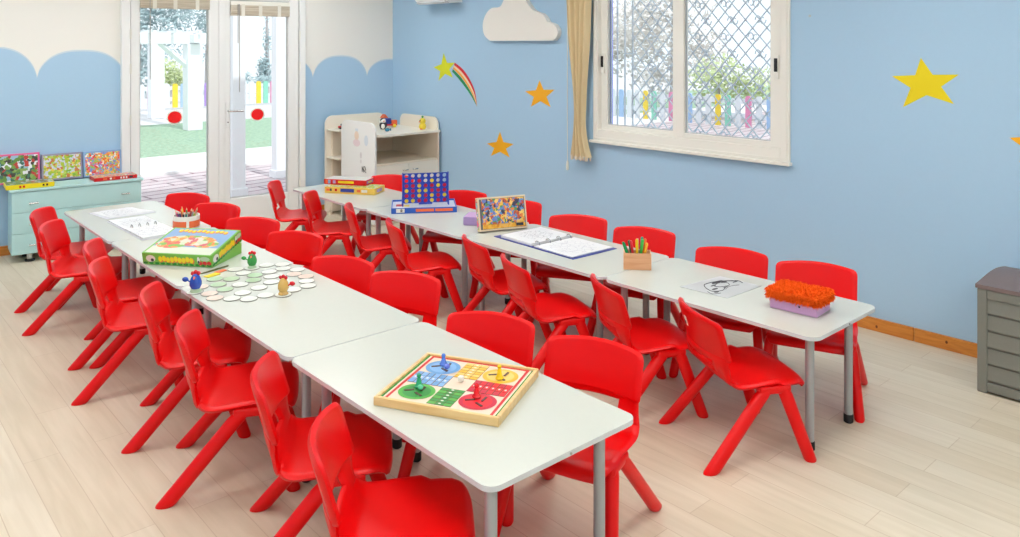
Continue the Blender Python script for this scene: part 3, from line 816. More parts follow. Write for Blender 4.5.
obj('faded_stickers', bm, [plain('faded_orange', (244, 222, 200), .5), plain('faded_pink', (242, 222, 224), .5), plain('faded_blue', (226, 234, 240), .5), plain('faded_grey', (226, 220, 218), .5)], ep)
bm = BM()
for (y0, z0), (y1, z1) in (((6.63, .50), (6.63, .555)), ((6.63, .55), (6.60, .505)), ((6.60, .50), (6.60, .56)), ((6.585, .56), (6.565, .535)), ((6.565, .535), (6.585, .515)), ((6.585, .515), (6.56, .50))):
    d_ = Vector((0, y1-y0, z1-z0)); tube(bm, [(4.035-ux, y0-uy, z0), (4.035-ux, y1-uy, z1)], .004, 5)
obj('black_mark', bm, M['dark_card'], ep)
for z in (.30, .59, .872):
    bm = BM(); b2(bm, 4.0-ux, 4.036-ux, 7.03-uy, 7.262-uy, z-.016, z, .002); b2(bm, 4.036-ux, 4.2-ux, 7.032-uy, 7.262-uy, z-.016, z, .002)
    obj('side_shelf', bm, M['cream'], t)
bm = BM()
cpts = [(4.806-ux, 6.40-uy)]+[(4.806-ux, 7.262-uy), (4.056-ux, 7.262-uy)]+[(4.056+.10-.10*math.cos(R(a))-ux, 6.385+.10-.10*math.sin(R(a))-uy) for a in range(0, 91, 10)]
prism(bm, cpts, .85, .872); soft(bm, .003); obj('counter', bm, M['cream'], t)
bm = BM(); b2(bm, 4.786-ux, 4.804-ux, 6.415-uy, 7.262-uy, .02, .85, .002); obj('right_panel', bm, M['cream_in'], t)
bm = BM(); b2(bm, 4.054-ux, 4.786-ux, 7.24-uy, 7.262-uy, .02, .85); obj('inner_back', bm, M['cream_in'], t)
bm = BM(); b2(bm, 4.054-ux, 4.786-ux, 6.43-uy, 7.24-uy, .572, .590, .002); obj('shelf', bm, M['cream_in'], t)
for x0, x1, hx in ((4.060, 4.42, 4.385), (4.424, 4.784, 4.500)):
    bm = BM(); b2(bm, x0-ux, x1-ux, 6.408-uy, 6.426-uy, .10, .572, .003); d = obj('cupboard_door', bm, M['cream'], t)
    bm = BM(); tube(bm, [(hx-ux+.03*math.cos(R(a)), 6.405-uy-.02*math.sin(R(a)), .512+.0*a) for a in range(0, 181, 20)], .006, 8); obj('handle', bm, M['chrome'], d, True)
bm = BM(); b2(bm, 4.054-ux, 4.786-ux, 6.45-uy, 6.47-uy, .0, .10); b2(bm, 4.0-ux, 4.03-ux, 7.20-uy, 7.26-uy, 0, .03); obj('plinth', bm, M['cream_in'], t)
# toys on the unit
def toy(name, label, loc, rz=0): return thing(name, label, 'toy', loc, rz, 'toys on the corner unit')
t = toy('toy_penguin', 'small black and white penguin toy at the left of the cream counter', (4.40, 6.83, .873))
bm = BM(); lathe(bm, [(0, 0), (.024, .002), (.034, .025), (.032, .05), (.024, .07), (0, .075)], (0, 0, 0), 14); obj('body', bm, M['dark_card'], t, True)
bm = BM(); uvsphere(bm, (-.012, -.020, .033), .022, 1, .8, 1.2); obj('belly', bm, M['card_white'], t, True)
bm = BM(); uvsphere(bm, (0, -.004, .085), .027); hd = obj('head', bm, M['card_white'], t, True)
bm = BM(); uvsphere(bm, (0, .004, .094), .0275, 1, 1, .8); obj('cap', bm, M['dark_card'], hd, True)
bm = BM(); tube(bm, [(-.008, -.028, .084), (-.014, -.045, .080)], [.007, .001], 8); obj('beak', bm, M['orange'], hd, True)
for s in (-1, 1):
    bm = BM(); uvsphere(bm, (s*.034, -.005, .045), .02, .35, .7, 1.2); obj('wing', bm, M['dark_card'], t, True)
t = toy('toy_truck', 'small blue and orange toy truck on the cream counter by penguin', (4.56, 6.97, .873), R(-20))
bm = BM(); b2(bm, -.085, .085, -.03, .03, .018, .035, .003); obj('chassis', bm, M['card_red'], t)
bm = BM(); b2(bm, -.075, .02, -.032, .032, .035, .095, .004); obj('cargo_box', bm, M['navy'], t)
bm = BM(); b2(bm, .028, .085, -.03, .03, .035, .075, .006); obj('cab', bm, M['orange'], t)
for x in (-.055, .055):
    for y in (-.032, .032):
        bm = BM(); tube(bm, [(x, y-.007, .018), (x, y+.007, .018)], .018, 14); obj('wheel', bm, M['yellow_disc'], t, True)
t = toy('toy_house', 'tiny pale house block with orange roof behind the toy truck', (4.60, 7.12, .873))
bm = BM(); b2(bm, -.05, .05, -.025, .025, 0, .085, .003); obj('walls', bm, M['card_white'], t)
bm = BM(); prism(bm, [(-.035, .085), (.035, .085), (.0, .125)], -.028, .028, 'y'); obj('roof', bm, M['orange'], t)
t = toy('toy_fish', 'little teal toy at the front edge of the cream counter', (4.315, 6.62, .873))
bm = BM(); uvsphere(bm, (0, 0, .018), .022, 1.2, .8, .8); obj('body', bm, plain('teal_plastic', (50, 130, 160), .4), t, True)
bm = BM(); prism(bm, [(.022, .018), (.042, .032), (.042, .004)], -.004, .004, 'y'); obj('tail', bm, plain('teal_dark', (40, 100, 130), .4), t)
t = toy('toy_chick', 'yellow chick toy with green tuft on the right of the cream counter', (4.70, 6.56, .873), R(-40))
bm = BM(); lathe(bm, [(0, 0), (.026, .002), (.038, .022), (.034, .05), (.02, .064), (0, .066)], (0, 0, 0), 14); obj('body', bm, M['yellow_disc'], t, True)
bm = BM(); uvsphere(bm, (0, 0, .085), .033); hd = obj('head', bm, M['yellow_disc'], t, True)
bm = BM()
for s in (-1, 1): uvsphere(bm, (-.024, s*.013-.016, .092), .006, u=8, v=6)
obj('eyes', bm, M['black'], hd, True)
bm = BM(); tube(bm, [(-.024, -.018, .080), (-.038, -.028, .076)], [.008, .001], 8); obj('beak', bm, M['orange'], hd, True)
bm = BM()
for a in (-30, 0, 30): tube(bm, [(0, 0, .112), (.02*math.sin(R(a)), .0, .112+.03*math.cos(R(a)))], [.008, .002], 6)
obj('tuft', bm, M['lac_green'], t)
for s in (-1, 1):
    bm = BM(); uvsphere(bm, (-.012, s*.018-.01, .006), .012, 1.3, .8, .5); obj('foot', bm, M['orange'], t, True)
t = toy('toy_car', 'small red and black toy car on the left shelf of cream unit', (4.115, 7.14, .873), R(-15))
bm = BM(); b2(bm, -.045, .045, -.022, .022, .010, .032, .006); obj('body', bm, M['card_red'], t, True)
bm = BM(); b2(bm, -.02, .028, -.019, .019, .032, .052, .007); obj('cabin', bm, M['dark_card'], t, True)
for x in (-.028, .028):
    for y in (-.022, .022):
        bm = BM(); tube(bm, [(x, y-.005, .011), (x, y+.005, .011)], .011, 12); obj('wheel', bm, M['black'], t, True)

# ------------------------------------------------------------------ grey outdoor storage box at the right
t = thing('storage_box', 'grey plank sided storage box with brown lid against the blue wall', 'storage box', (4.585, .77, 0))
bx, by = 4.585, .77
X0, X1, Y0, Y1 = 4.355-bx, 4.805-bx, .175-by, 1.362-by
bm = BM(); b2(bm, X0+.012, X1, Y0+.01, Y1-.01, .012, .50, .004); obj('body', bm, M['groove'], t)
for y0, y1 in ((Y0, Y0+.045), (Y1-.045, Y1)):
    bm = BM(); b2(bm, X0, X0+.03, y0, y1, .0, .517, .006); b2(bm, X0+.03, X1, y0+.004, y1-.004, .0, .517, .004); obj('corner_post', bm, M['box_grey'], t)
bm = BM(); b2(bm, X0, X0+.02, Y0+.045, Y1-.045, .470, .515, .004); b2(bm, X0, X0+.02, Y0+.045, Y1-.045, .012, .055, .004); obj('rail', bm, M['box_grey'], t)
for k in range(5):
    z0 = .060+k*.0825
    bm = BM(); prism(bm, [(X0+.010, z0+.004), (X0+.004, z0+.010), (X0+.010, z0+.078), (X0+.016, z0+.078), (X0+.016, z0+.004)], Y0+.045, Y1-.045, 'y'); obj('side_board', bm, M['box_grey'], t)
bm = BM()
prism(bm, [(X0-.004, .517), (X0-.004, .536)]+[(X0-.004+(X1-X0+.012)*k/12, .536+.020*math.sin(PI*(k/12)**1.25)) for k in range(1, 13)]+[(X1+.008, .517)], Y0-.006, Y1+.006, 'y'); soft(bm, .003)
obj('lid', bm, M['box_brown'], t)

# ------------------------------------------------------------------ things on the left table row
EPS = .0004
TB = TZ+EPS
def quad_local(pts):
    """centre of the corners and the corners about it"""
    cx = sum(p[0] for p in pts)/len(pts); cy = sum(p[1] for p in pts)/len(pts)
    return cx, cy, [(p[0]-cx, p[1]-cy) for p in pts]
D_page = drawing('line_drawing_page', 30, .03, (168, 170, 178), (226, 228, 231), .11)
D_page2 = drawing('faint_drawing_page', 26, .03, (196, 196, 206), (230, 231, 233), .14)
D_bold = drawing('bold_drawing_page', 20, .06, (40, 40, 44), (232, 233, 233), .085)
cx, cy, q = quad_local([(1.525, 6.22), (1.80, 6.235), (1.90, 5.93), (1.565, 5.915)])
t = thing('drawing_pile', 'loose pile of white colouring sheets at the far left table end', 'paper', (cx, cy, TB))
for k, (s, a, m) in enumerate(((1, 0, M['paper_grey']), (.93, 3, D_page), (.80, -6, D_page))):
    bm = BM(); ca, sa = math.cos(R(a)), math.sin(R(a))
    prism(bm, [(s*(x*ca-y*sa)+.012*k, s*(x*sa+y*ca)+.008*k) for x, y in q], .0022*k, .0022*k+.002); obj('sheet', bm, m, t)
def ring_binder(label, cover, L, W, gap, loc, rz, pages, nring=4, covmat=None, gap2=None):
    """open binder: two cover halves about the spine (local y axis), pages on each, rings on the spine"""
    t = thing('ring_binder', label, 'binder', loc, rz, 'open ring binders on the tables')
    bm = BM()
    b2(bm, -W, -.012, -L/2, L/2, 0, .003, .001); b2(bm, .012, W, -L/2, L/2, 0, .003, .001); b2(bm, -.012, .012, -L/2, L/2, 0, .0025)
    obj('cover', bm, covmat, t)
    for s, h, m in ((-1, pages[0], D_page2), (1, pages[1], D_page)):
        bm = BM(); x0, x1 = sorted((s*.010, s*(W-(gap2 if gap2 and s > 0 else gap))))
        b2(bm, -(x1-x0)/2, (x1-x0)/2, -L/2+gap*.6, L/2-gap*.6, 0, h, .001); obj('page_stack', bm, m, t, loc=((x0+x1)/2, 0, .0032))
    bm = BM(); b2(bm, -.009, .009, -L/2+.02, L/2-.02, .003, .007, .001); sp = obj('ring_plate', bm, M['chrome'], t)
    for k in range(nring):
        y = -L/2+.05+(L-.1)*k/(nring-1)
        bm = BM(); tube(bm, [(.021*math.cos(R(a)), y, .006+.024*math.sin(R(a))) for a in range(0, 181, 15)], .0035, 6); obj('ring', bm, M['chrome'], sp, True)
    return t
ring_binder('open white ring binder lying before the pencil tin', None, .25, .355, .012, (1.675, 5.478, TB), R(90+1), (.012, .008), 4, M['paper_grey'])
# pencil tin
t = thing('pencil_tin', 'round white tin with orange band full of pencils by green box', 'tin', (1.895, 5.32, TB))
bm = BM(); lathe(bm, [(0, 0), (.080, 0), (.083, .002), (.083, .080), (.078, .080), (.076, .006), (0, .006)], (0, 0, 0), 32); obj('can', bm, M['card_white'], t, True)
bm = BM()
for a0, a1 in ((150, 250), (262, 350), (10, 140)):
    A = [R(a0+(a1-a0)*k/10) for k in range(11)]
    for i in range(10):
        bm.faces.new([bm.verts.new((.0838*math.cos(a), .0838*math.sin(a), z)) for a, z in ((A[i], .006), (A[i+1], .006), (A[i+1], .050), (A[i], .050))])
obj('orange_band', bm, M['orange'], t)
pc = [('red', (200, 50, 50)), ('brown', (140, 80, 60)), ('green', (60, 140, 80)), ('yellow', (236, 190, 40)), ('orange', (226, 120, 50)), ('pink', (214, 110, 140)), ('dark blue', (50, 60, 120)), ('purple', (120, 70, 130)), ('black', (50, 46, 50)), ('teal', (60, 140, 140)), ('maroon', (130, 40, 56)), ('lime', (150, 180, 60)), ('grey', (150, 150, 150)), ('tan', (200, 160, 120))]
for k, (nm, c) in enumerate(pc):
    a = 2*PI*k/len(pc)+.3; r = .036+.026*(k % 2)
    base = Vector((1.895+r*.6*math.cos(a), 5.32+r*.6*math.sin(a), TB+.0065)); tip = Vector((1.895+(r+.008)*math.cos(a), 5.32+(r+.008)*math.sin(a), TB+.105+.02*random.random()+(.02 if nm == 'yellow' else 0)))
    d = tip-base
    t2 = thing('pencil', '%s coloured pencil standing in the round white tin' % nm, 'pencil', base, 0, 'pencils in the round tin')
    bm = BM(); tube(bm, [(0, 0, 0), d*.86], .0055, 6); obj('shaft', bm, plain('pencil_'+nm.replace(' ', '_'), c, .35), t2)
    bm = BM(); tube(bm, [d*.86, d], [.0055, .001], 6); obj('point', bm, M['kraft'], t2)
# green game box
gx, gy = 1.646, 4.497
ga = math.atan2(4.235-4.560, 1.652-1.396)
t = thing('game_box', 'big green family game box with raised lid on the left table row', 'game box', (gx, gy, TB), ga, 'game boxes on the tables')
SX, SY, SH = .414, .318, .066
bm = BM(); b2(bm, -SX/2+.003, SX/2-.003, -SY/2+.004, SY/2-.004, 0, .060, .002); obj('base_tray', bm, M['green'], t)
bm = BM(); prism(bm, [(-SY/2+.0, .002), (-SY/2, SH), (-SY/2+.002, SH+.002), (SY/2-.002, SH+.002), (SY/2, SH), (SY/2, -.002)], -SX/2, SX/2, 'x'); soft(bm, .002, 2, 50)
ld = obj('lid', bm, M['green'], t, loc=(0, 0, .0))
SH += .002
bm = BM(); b2(bm, -SX/2+.012, SX/2-.012, -SY/2+.01, SY/2-.012, SH, SH+.0006); obj('picture_sky', bm, M['skyblue'], ld)
bm = BM(); b2(bm, -SX/2+.012, SX/2-.012, -SY/2+.006, -SY/2+.085, SH+.0006, SH+.0010); obj('picture_ground', bm, plain('pale_ground_print', (216, 222, 204), .35), ld)
bm = BM(); disc(bm, (-.02, .0, SH+.0013), .150, 24, 1.1, .42); disc(bm, (-.10, -.045, SH+.0014), .085, 20, 1.1, .6); disc(bm, (.10, -.03, SH+.0014), .075, 20, 1, .6); obj('picture_village', bm, A_village, ld)
bm = BM()
for k in range(11):
    disc(bm, (-.14+.028*k, .118+.006*math.sin(k*1.7), SH+.0016), .014, 8, .85, 1.1, 0)
    disc(bm, (-.14+.028*k+.005, .112+.006*math.sin(k*1.7), SH+.0015), .016, 8, .85, 1.1, 1)
obj('title_letters', bm, [M['yellow'], M['orange']], ld)
for ax_, ln, sgn, fix in (('x', SX, -1, -SY/2), ('y', SY, 1, SX/2)):
    bm = BM()
    def P(a, z, off=.001):
        return (a, fix-off, z) if ax_ == 'x' else (fix+off, a, z)
    U = Vector((1, 0, 0)) if ax_ == 'x' else Vector((0, 1, 0)); V = Vector((0, 0, 1))
    for k in range(9):
        a = -ln*.24+ln*.056*k
        disc(bm, P(a, .036+.004*math.sin(2*k), .0016), .016, 9, .75, 1.05, 0, (U, V)); disc(bm, P(a+.004, .032+.004*math.sin(2*k), .001), .018, 9, .75, 1.0, 1, (U, V))
    disc(bm, P(-ln*.38, .036), .026, 12, 1.1, .8, 2, (U, V)); disc(bm, P(-ln*.38+.01, .028, .0016), .010, 8, 1, 1, 3, (U, V))
    disc(bm, P(ln*.31, .038), .012, 10, .7, 1.8, 2, (U, V)); disc(bm, P(ln*.31, .028, .0016), .006, 8, 1, 1.6, 3, (U, V))
    for k in range(3): disc(bm, P(ln*.38+.026*(k-.8), .022, .001), .013, 9, 1, 1, 4, (U, V))
    disc(bm, P(ln*.40, .047, .001), .03, 10, 1, .45, 5, (U, V))
    for k in range(12): disc(bm, P(ln*(-.46+.083*k), .010, .001), .012, 8, 1.2, .6, 6, (U, V))
    obj('side_print', bm, [M['yellow'], M['orange'], M['card_white'], M['dark_card'], M['card_red'], M['pale_green'], M['lac_green']], ld)
ld.rotation_euler = (R(12.5), 0, 0); ld.location = (0, -SY/2+SY/2*math.cos(R(12.5)), SY/2*math.sin(R(12.5))+.002)
# hen figures
def hen(label, loc, rz, m, h, clear):
    t = thing('hen_figure', label, 'game piece', loc, rz, 'hen figures of the tile game')
    bm = BM(); s = h/.1
    lathe(bm, [(0, 0), (.024*s, 0), (.027*s, .003*s), (.022*s, .012*s), (.016*s, .018*s), (0, .018*s)], (0, 0, 0), 20); obj('stand', bm, M['tile_green'] if clear else m, t, True)
    bm = BM(); lathe(bm, [(0, .012*s), (.020*s, .016*s), (.028*s, .032*s), (.028*s, .048*s), (.022*s, .066*s), (.014*s, .080*s), (0, .088*s)], (0, 0, 0), 20); bd = obj('body', bm, m, t, True)
    bm = BM()
    for a, hh in ((-.014, .092), (0, .099), (.014, .093)): uvsphere(bm, (a*s, 0, hh*s*.94), .0095*s, 1, .7, 1.1, 10, 7)
    obj('comb', bm, M['lac_red'], t, True)
    bm = BM(); tube(bm, [(0, -.016*s, .070*s), (0, -.030*s, .066*s)], [.006*s, .001], 8); obj('beak', bm, M['orange'], t, True)
    bm = BM(); uvsphere(bm, (.008*s, -.016*s, .074*s), .003*s, u=8, v=6); uvsphere(bm, (-.008*s, -.016*s, .074*s), .003*s, u=8, v=6); obj('eyes', bm, M['black'], t)
    bm = BM(); tube(bm, [(-.024*s, 0, .046*s), (-.040*s, 0, .054*s)], .0035*s, 8); uvsphere(bm, (-.049*s, 0, .058*s), .013*s, 1.2, .6, .9, 12, 8)
    obj('tail_paddle', bm, m if m != M['lac_yellow'] else M['lac_red'], t, True)
    return t
hen('blue hen figure with red comb beside the green game box', (1.424, 3.873, TB+.0042), R(-40), M['ink_blue'], .102, True)
hen('green hen figure with red comb at the far side of the tiles', (1.803, 4.085, TB+.0042), R(-40), M['lac_green'], .090, True)
hen('honey yellow hen figure with red comb at the tiles nearest the camera', (1.722, 3.548, TB+.0042), R(-40+170), M['lac_yellow'], .092, False)
# round tiles
tiles = [(1.764, 4.104), (1.733, 4.019), (1.64, 3.966), (1.577, 4.022), (1.478, 3.926), (1.537, 3.919), (1.542, 3.816), (1.636, 3.843), (1.712, 3.868), (1.761, 3.954), (1.588, 3.705), (1.585, 3.604), (1.682, 3.73), (1.661, 3.581), (1.521, 3.654), (1.465, 3.724), (1.458, 3.806), (1.769, 3.778), (1.812, 3.869), (1.841, 3.957), (1.875, 4.067), (1.921, 4.026), (1.934, 3.967), (1.948, 3.913), (1.929, 3.828), (1.936, 3.752), (1.91, 3.675), (1.872, 3.606), (1.795, 3.585), (1.722, 3.548), (1.420, 3.873), (1.803, 4.085)]
green_i = {2, 3, 5, 6, 8, 9}; pink_i = {15, 16, 4, 24, 25}
tproto = None
pts = []
for i, p in enumerate(tiles):      # ease overlapping tiles apart
    pts.append(Vector((p[0], p[1])))
fixed = {29, 30, 31}
for it in range(60):
    for i in range(len(pts)):
        for j in range(i):
            d = pts[i]-pts[j]; L_ = d.length
            if L_ < .0835 and L_ > 1e-6:
                mv = d/L_*(.0835-L_)/2
                if i not in fixed: pts[i] += mv
                if j not in fixed: pts[j] -= mv
order = sorted(range(len(pts)), key=lambda i: (pts[i]-Vector((1.420, 3.873))).length)
numw = 'nearest second third fourth fifth sixth seventh eighth ninth tenth eleventh twelfth thirteenth fourteenth fifteenth sixteenth seventeenth eighteenth nineteenth twentieth'.split()
numw += ['twenty-'+x for x in 'first second third fourth fifth sixth seventh eighth ninth'.split()]+['thirtieth', 'thirty-first', 'thirty-second', 'thirty-third']
tile_mesh = {}
def tile_parts(m):
    bm = BM(); lathe(bm, [(0, 0), (.0400, 0), (.0410, .001), (.0410, .0028), (.0400, .0036), (0, .0036)], (0, 0, 0), 26); me1 = obj('tile_disc', bm, M['tile_edge'])
    bm = BM(); lathe(bm, [(0, .0036), (.0380, .0036), (.0380, .0040), (0, .0040)], (0, 0, 0), 26); me2 = obj('printed_face', bm, m)
    return me1, me2
protos = {}
for rank, i in enumerate(order):
    kind = 'green' if i in green_i else 'pink' if i in pink_i else 'white'
    m = M['tile_'+kind]
    cw = {'green': 'pale green', 'pink': 'pinkish', 'white': 'pale grey'}[kind]
    lab = '%s round game tile, %s of all tiles from the blue hen figure' % (cw, numw[rank]) if rank else '%s round game tile the blue hen figure stands on' % cw
    t = thing('round_tile', lab, 'game tile', (pts[i].x, pts[i].y, TB), random.random()*3, 'round tiles of the hen game')
    if kind not in protos:
        a, b = tile_parts(m); protos[kind] = (a, b)
    else:
        a, b = (x.copy() for x in protos[kind]); col.objects.link(a); col.objects.link(b)
    a.parent = t; b.parent = t
# sticks between box and tiles
bm = BM(); tube(bm, [(0, 0, .004), (.08, .018, .006), (.166, .050, .005)], [.003, .005, .004], 8); tag(obj('painted_stick', bm, plain('dark_olive', (92, 96, 40), .5), None, True, loc=(1.555, 4.158, TB)), 'thin dark stick lying between green box and round tiles', 'stick')
bm = BM(); box(bm, (0, 0, .002), (.06, .03, .004), Matrix.Rotation(R(20), 3, 'Z'), .001); tag(obj('card_token', bm, M['orange'], None, loc=(1.655, 4.142, TB)), 'orange card token beside the dark stick', 'token')
bm = BM(); box(bm, (0, 0, .002), (.08, .04, .004), Matrix.Rotation(R(20), 3, 'Z'), .001); tag(obj('card_token', bm, M['yellow'], None, loc=(1.592, 4.100, TB)), 'yellow card token beside the dark stick', 'token')
# pop board game in a wooden tray
lp = [(1.42, 2.249), (1.761, 2.458), (1.99, 2.068), (1.634, 1.845)]
lx, ly, _ = quad_local(lp)
la = math.atan2(1.845-2.249, 1.634-1.42)     # local x runs along the near edge
t = thing('board_game', 'wooden framed board game with four coloured circles on the nearest table', 'board game', (lx, ly, TB), la)
LW, LD = .448, .408
bm = BM(); b2(bm, -LW/2+.006, LW/2-.006, -LD/2+.006, LD/2-.006, .002, .022); obj('base', bm, M['pine'], t)
for nm, a in (('front', (-LW/2, LW/2, -LD/2, -LD/2+.014)), ('back', (-LW/2, LW/2, LD/2-.014, LD/2)), ('l', (-LW/2, -LW/2+.014, -LD/2+.014, LD/2-.014)), ('r', (LW/2-.014, LW/2, -LD/2+.014, LD/2-.014))):
    bm = BM(); b2(bm, *a, 0, .030, .003); obj('frame_rail', bm, M['pine'], t)
bm = BM()
zt = .0225
def flat(x0, x1, y0, y1, mi, dz): b2(bm, x0, x1, y0, y1, zt, zt+dz, 0, mi)
i0 = .014
flat(-LW/2+i0, LW/2-i0, -LD/2+i0, LD/2-i0, 12, .0004)
for s in (-1, 1):
    flat(s*LW/2-s*i0, s*LW/2-s*(i0+.008), -LD/2+i0, LD/2-i0, 1, .0008)
flat(-LW/2+.036, LW/2-.036, -LD/2+i0, -LD/2+i0+.010, 2, .0008); flat(-LW/2+.036, LW/2-.036, LD/2-i0-.010, LD/2-i0, 2, .0008)
for s in (-1, 1): flat(s*(LW/2-.030), s*(LW/2-.040), -LD/2+i0, LD/2-i0, 2, .0010)
# quadrants: near-left green, far-left blue, far-right yellow, near-right red
Q = {'g': (-1, -1, 3), 'b': (-1, 1, 4), 'y': (1, 1, 5), 'r': (1, -1, 6)}
for k, (sx, sy, mi) in Q.items():
    disc(bm, (sx*.112, sy*.106, zt+.0016), .060, 30, 1.08, 1, mi)
    disc(bm, (sx*.112, sy*.106, zt+.0020), .046, 26, 1.08, 1, 7+mi-3)
# coloured tracks between the quadrants (three lanes of spaces)
def lane(cx_, cy_, w_, h_, mi, n, along):
    flat(cx_-w_/2, cx_+w_/2, cy_-h_/2, cy_+h_/2, 11, .0010)
    for r in range(3):
        for q_ in range(n):
            u = (q_+.5)/n-.5; v = (r-1)/3
            x = cx_+(u*w_ if along == 'x' else v*w_); y = cy_+(v*h_ if along == 'x' else u*h_)
            sx_ = (w_/n*.43) if along == 'x' else w_*.155; sy_ = h_*.155 if along == 'x' else (h_/n*.43)
            b2(bm, x-sx_, x+sx_, y-sy_, y+sy_, zt+.0010, zt+.0016, 0, mi+4 if r == 1 or (q_+r) % 2 else mi)
            if r == 1: disc(bm, (x, y, zt+.0022), 1, 8, sx_*.42, sy_*.42, 0)
lane(-.113, .002, .138, .092, 4, 6, 'x'); lane(.113, .002, .138, .092, 6, 6, 'x')
lane(.0, -.110, .088, .128, 3, 6, 'y'); lane(.0, .110, .088, .128, 5, 6, 'y')
obj('printed_board', bm, [M['card_white'], M['lac_green'], M['card_red'], plain('board_green', (88, 176, 70), .3), plain('board_blue', (110, 164, 216), .3), plain('board_yellow', (242, 188, 50), .3), plain('board_red', (206, 28, 60), .3),
     plain('deep_green', (60, 150, 70), .3), plain('deep_blue', (140, 186, 232), .3), plain('pale_amber', (246, 206, 110), .3), plain('bright_red', (234, 30, 44), .3), plain('brown_line', (120, 60, 40), .4), plain('pale_board_paper', (234, 212, 190), .4)], t)
for k, (sx, sy, mi) in Q.items():
    bm = BM()
    for j in range(3):
        a = j*2.1+sx
        box(bm, (sx*.112+.028*math.cos(a), sy*.106+.024*math.sin(a), zt+.003), (.034, .008, .002), Matrix.Rotation(a+.5, 3, 'Z'))
    obj('printed_animals', bm, plain('dark_brown_print_'+k, (90, 60, 50), .4), t)
ca, sa = math.cos(la), math.sin(la)
def on_board(x, y, z=0): return (lx+x*ca-y*sa, ly+x*sa+y*ca, TB+zt+.0045+z)
for nm, m, x, y, h in (('blue', plain('pawn_blue', (88, 130, 220), .25), -.118, .122, .040), ('yellow', plain('pawn_yellow', (250, 214, 10), .25), .118, .080, .050), ('red', plain('pawn_red', (230, 24, 36), .25), .098, -.082, .044), ('green', plain('pawn_green', (50, 170, 120), .25), -.118, -.078, .046)):
    t2 = thing('pawn', '%s cone pawn standing on the wooden framed board game' % nm, 'game piece', on_board(x, y), 0, 'pawns on the board game')
    bm = BM(); lathe(bm, [(0, 0), (.014, 0), (.015, .003), (.010, .010), (.0055, h*.72), (.0045, h*.78), (0, h*.78)], (0, 0, 0), 16); obj('cone', bm, m, t2, True)
    bm = BM(); uvsphere(bm, (0, 0, h*.84), .0078, 1, 1, 1, 12, 8); obj('head', bm, m, t2, True)
for nm, m, x, y in (('pale blue', plain('bead_blue', (110, 130, 226), .25), -.090, .092), ('mint green', plain('bead_mint', (96, 206, 160), .25), -.102, -.100)):
    bm = BM(); uvsphere(bm, (0, 0, .0095), .0105, 1, 1, .9); tag(obj('game_marble', bm, m, None, True, loc=on_board(x, y)), '%s marble lying on the wooden framed board game' % nm, 'marble')
t2 = thing('die', 'white die with red side in the middle of the board game', 'die', on_board(.0, .012), R(25))
bm = BM(); box(bm, (0, 0, .0095), (.019, .019, .019), None, .004, 3); obj('cube', bm, M['card_white'], t2, True)
bm = BM(); b2(bm, .0095, .0105, -.007, .007, .003, .016); obj('red_face', bm, M['lac_red'], t2)

# ------------------------------------------------------------------ things on the right table row
def edge_box(p0, p1, depth, z=TB):
    """box given its front bottom edge p0->p1 in plan: returns centre, angle, width"""
    dx, dy = p1[0]-p0[0], p1[1]-p0[1]; L_ = math.hypot(dx, dy); a = math.atan2(dy, dx)
    cx = (p0[0]+p1[0])/2-math.sin(a)*depth/2; cy = (p0[1]+p1[1])/2+math.cos(a)*depth/2
    return (cx, cy, z), a, L_
loc, a, L_ = edge_box((3.171, 5.792), (3.418, 5.425), .20)
t, l_ = flat_box('game_box', 'flat yellow game box at the bottom of the two box stack', loc, a, L_, .20, .052, M['amber'], A_farm, group='game boxes on the tables')
bm = BM()
for x, wd_, c, h_ in ((-.19, .03, 1, .018), (-.165, .016, 0, .02), (-.12, .02, 2, .02), (-.02, .12, 3, .028), (.08, .03, 1, .02), (.13, .05, 4, .022)): box(bm, (x, -.1005, .029), (wd_, .002, h_), None, 0, 2, c)
obj('printed_marks', bm, [M['dark_card'], M['orange'], M['lac_red'], M['navy'], M['card_white']], l_)
bm = BM(); box(bm, (L_/2+.001, -.01, .028), (.002, .10, .024), None, 0, 2, 0); obj('side_label', bm, M['violet'], l_)
loc, a, L_ = edge_box((3.222, 5.895), (3.432, 5.583), .165, TB+.0532)
t, l_ = flat_box('game_box', 'flat red game box on top of the yellow game box', loc, a, L_, .165, .043, M['card_red'], plain('pale_lid_print', (206, 206, 200), .4), group='game boxes on the tables')
bm = BM()
for x, wd_, c, h_ in ((-.165, .02, 1, .03), (-.140, .022, 0, .03), (-.095, .024, 3, .026), (.01, .14, 2, .018)): box(bm, (x, -.0830, .023), (wd_, .002, h_), None, 0, 2, c)
box(bm, (L_/2+.001, -.005, .023), (.002, .12, .02), None, 0, 2, 3); box(bm, (L_/2+.0015, -.005, .023), (.002, .07, .012), None, 0, 2, 2)
obj('printed_marks', bm, [M['skyblue'], M['orange'], M['yellow'], M['violet']], l_)
# four in a row
p0, p1 = (3.128, 4.748), (3.514, 4.482)
loc, a, L_ = edge_box(p0, p1, .31)
t = thing('game_tray', 'blue edged game box tray carrying the four-in-a-row rack', 'game box', loc, a, 'game boxes on the tables')
bm = BM(); b2(bm, -L_/2, L_/2, -.155, .155, 0, .004)
for q_ in ((-L_/2, L_/2, -.155, -.149), (-L_/2, L_/2, .149, .155), (-L_/2, -L_/2+.006, -.149, .149), (L_/2-.006, L_/2, -.149, .149)): b2(bm, *q_, .004, .040, .001)
obj('tray', bm, M['cobalt'], t)
bm = BM(); b2(bm, -L_/2+.007, L_/2-.007, -.148, .148, .0045, .028); obj('insert', bm, M['tray_in'], t)
bm = BM()
for x0, x1, c, h_ in ((-.06, .07, 0, .02), (.08, .205, 0, .02), (-.20, -.14, 1, .028), (-.17, -.155, 2, .02)): b2(bm, x0, x1, -.1565, -.155, .021-h_/2, .021+h_/2, 0, c)
obj('printed_marks', bm, [M['orange'], M['card_white'], M['dark_card']], t)
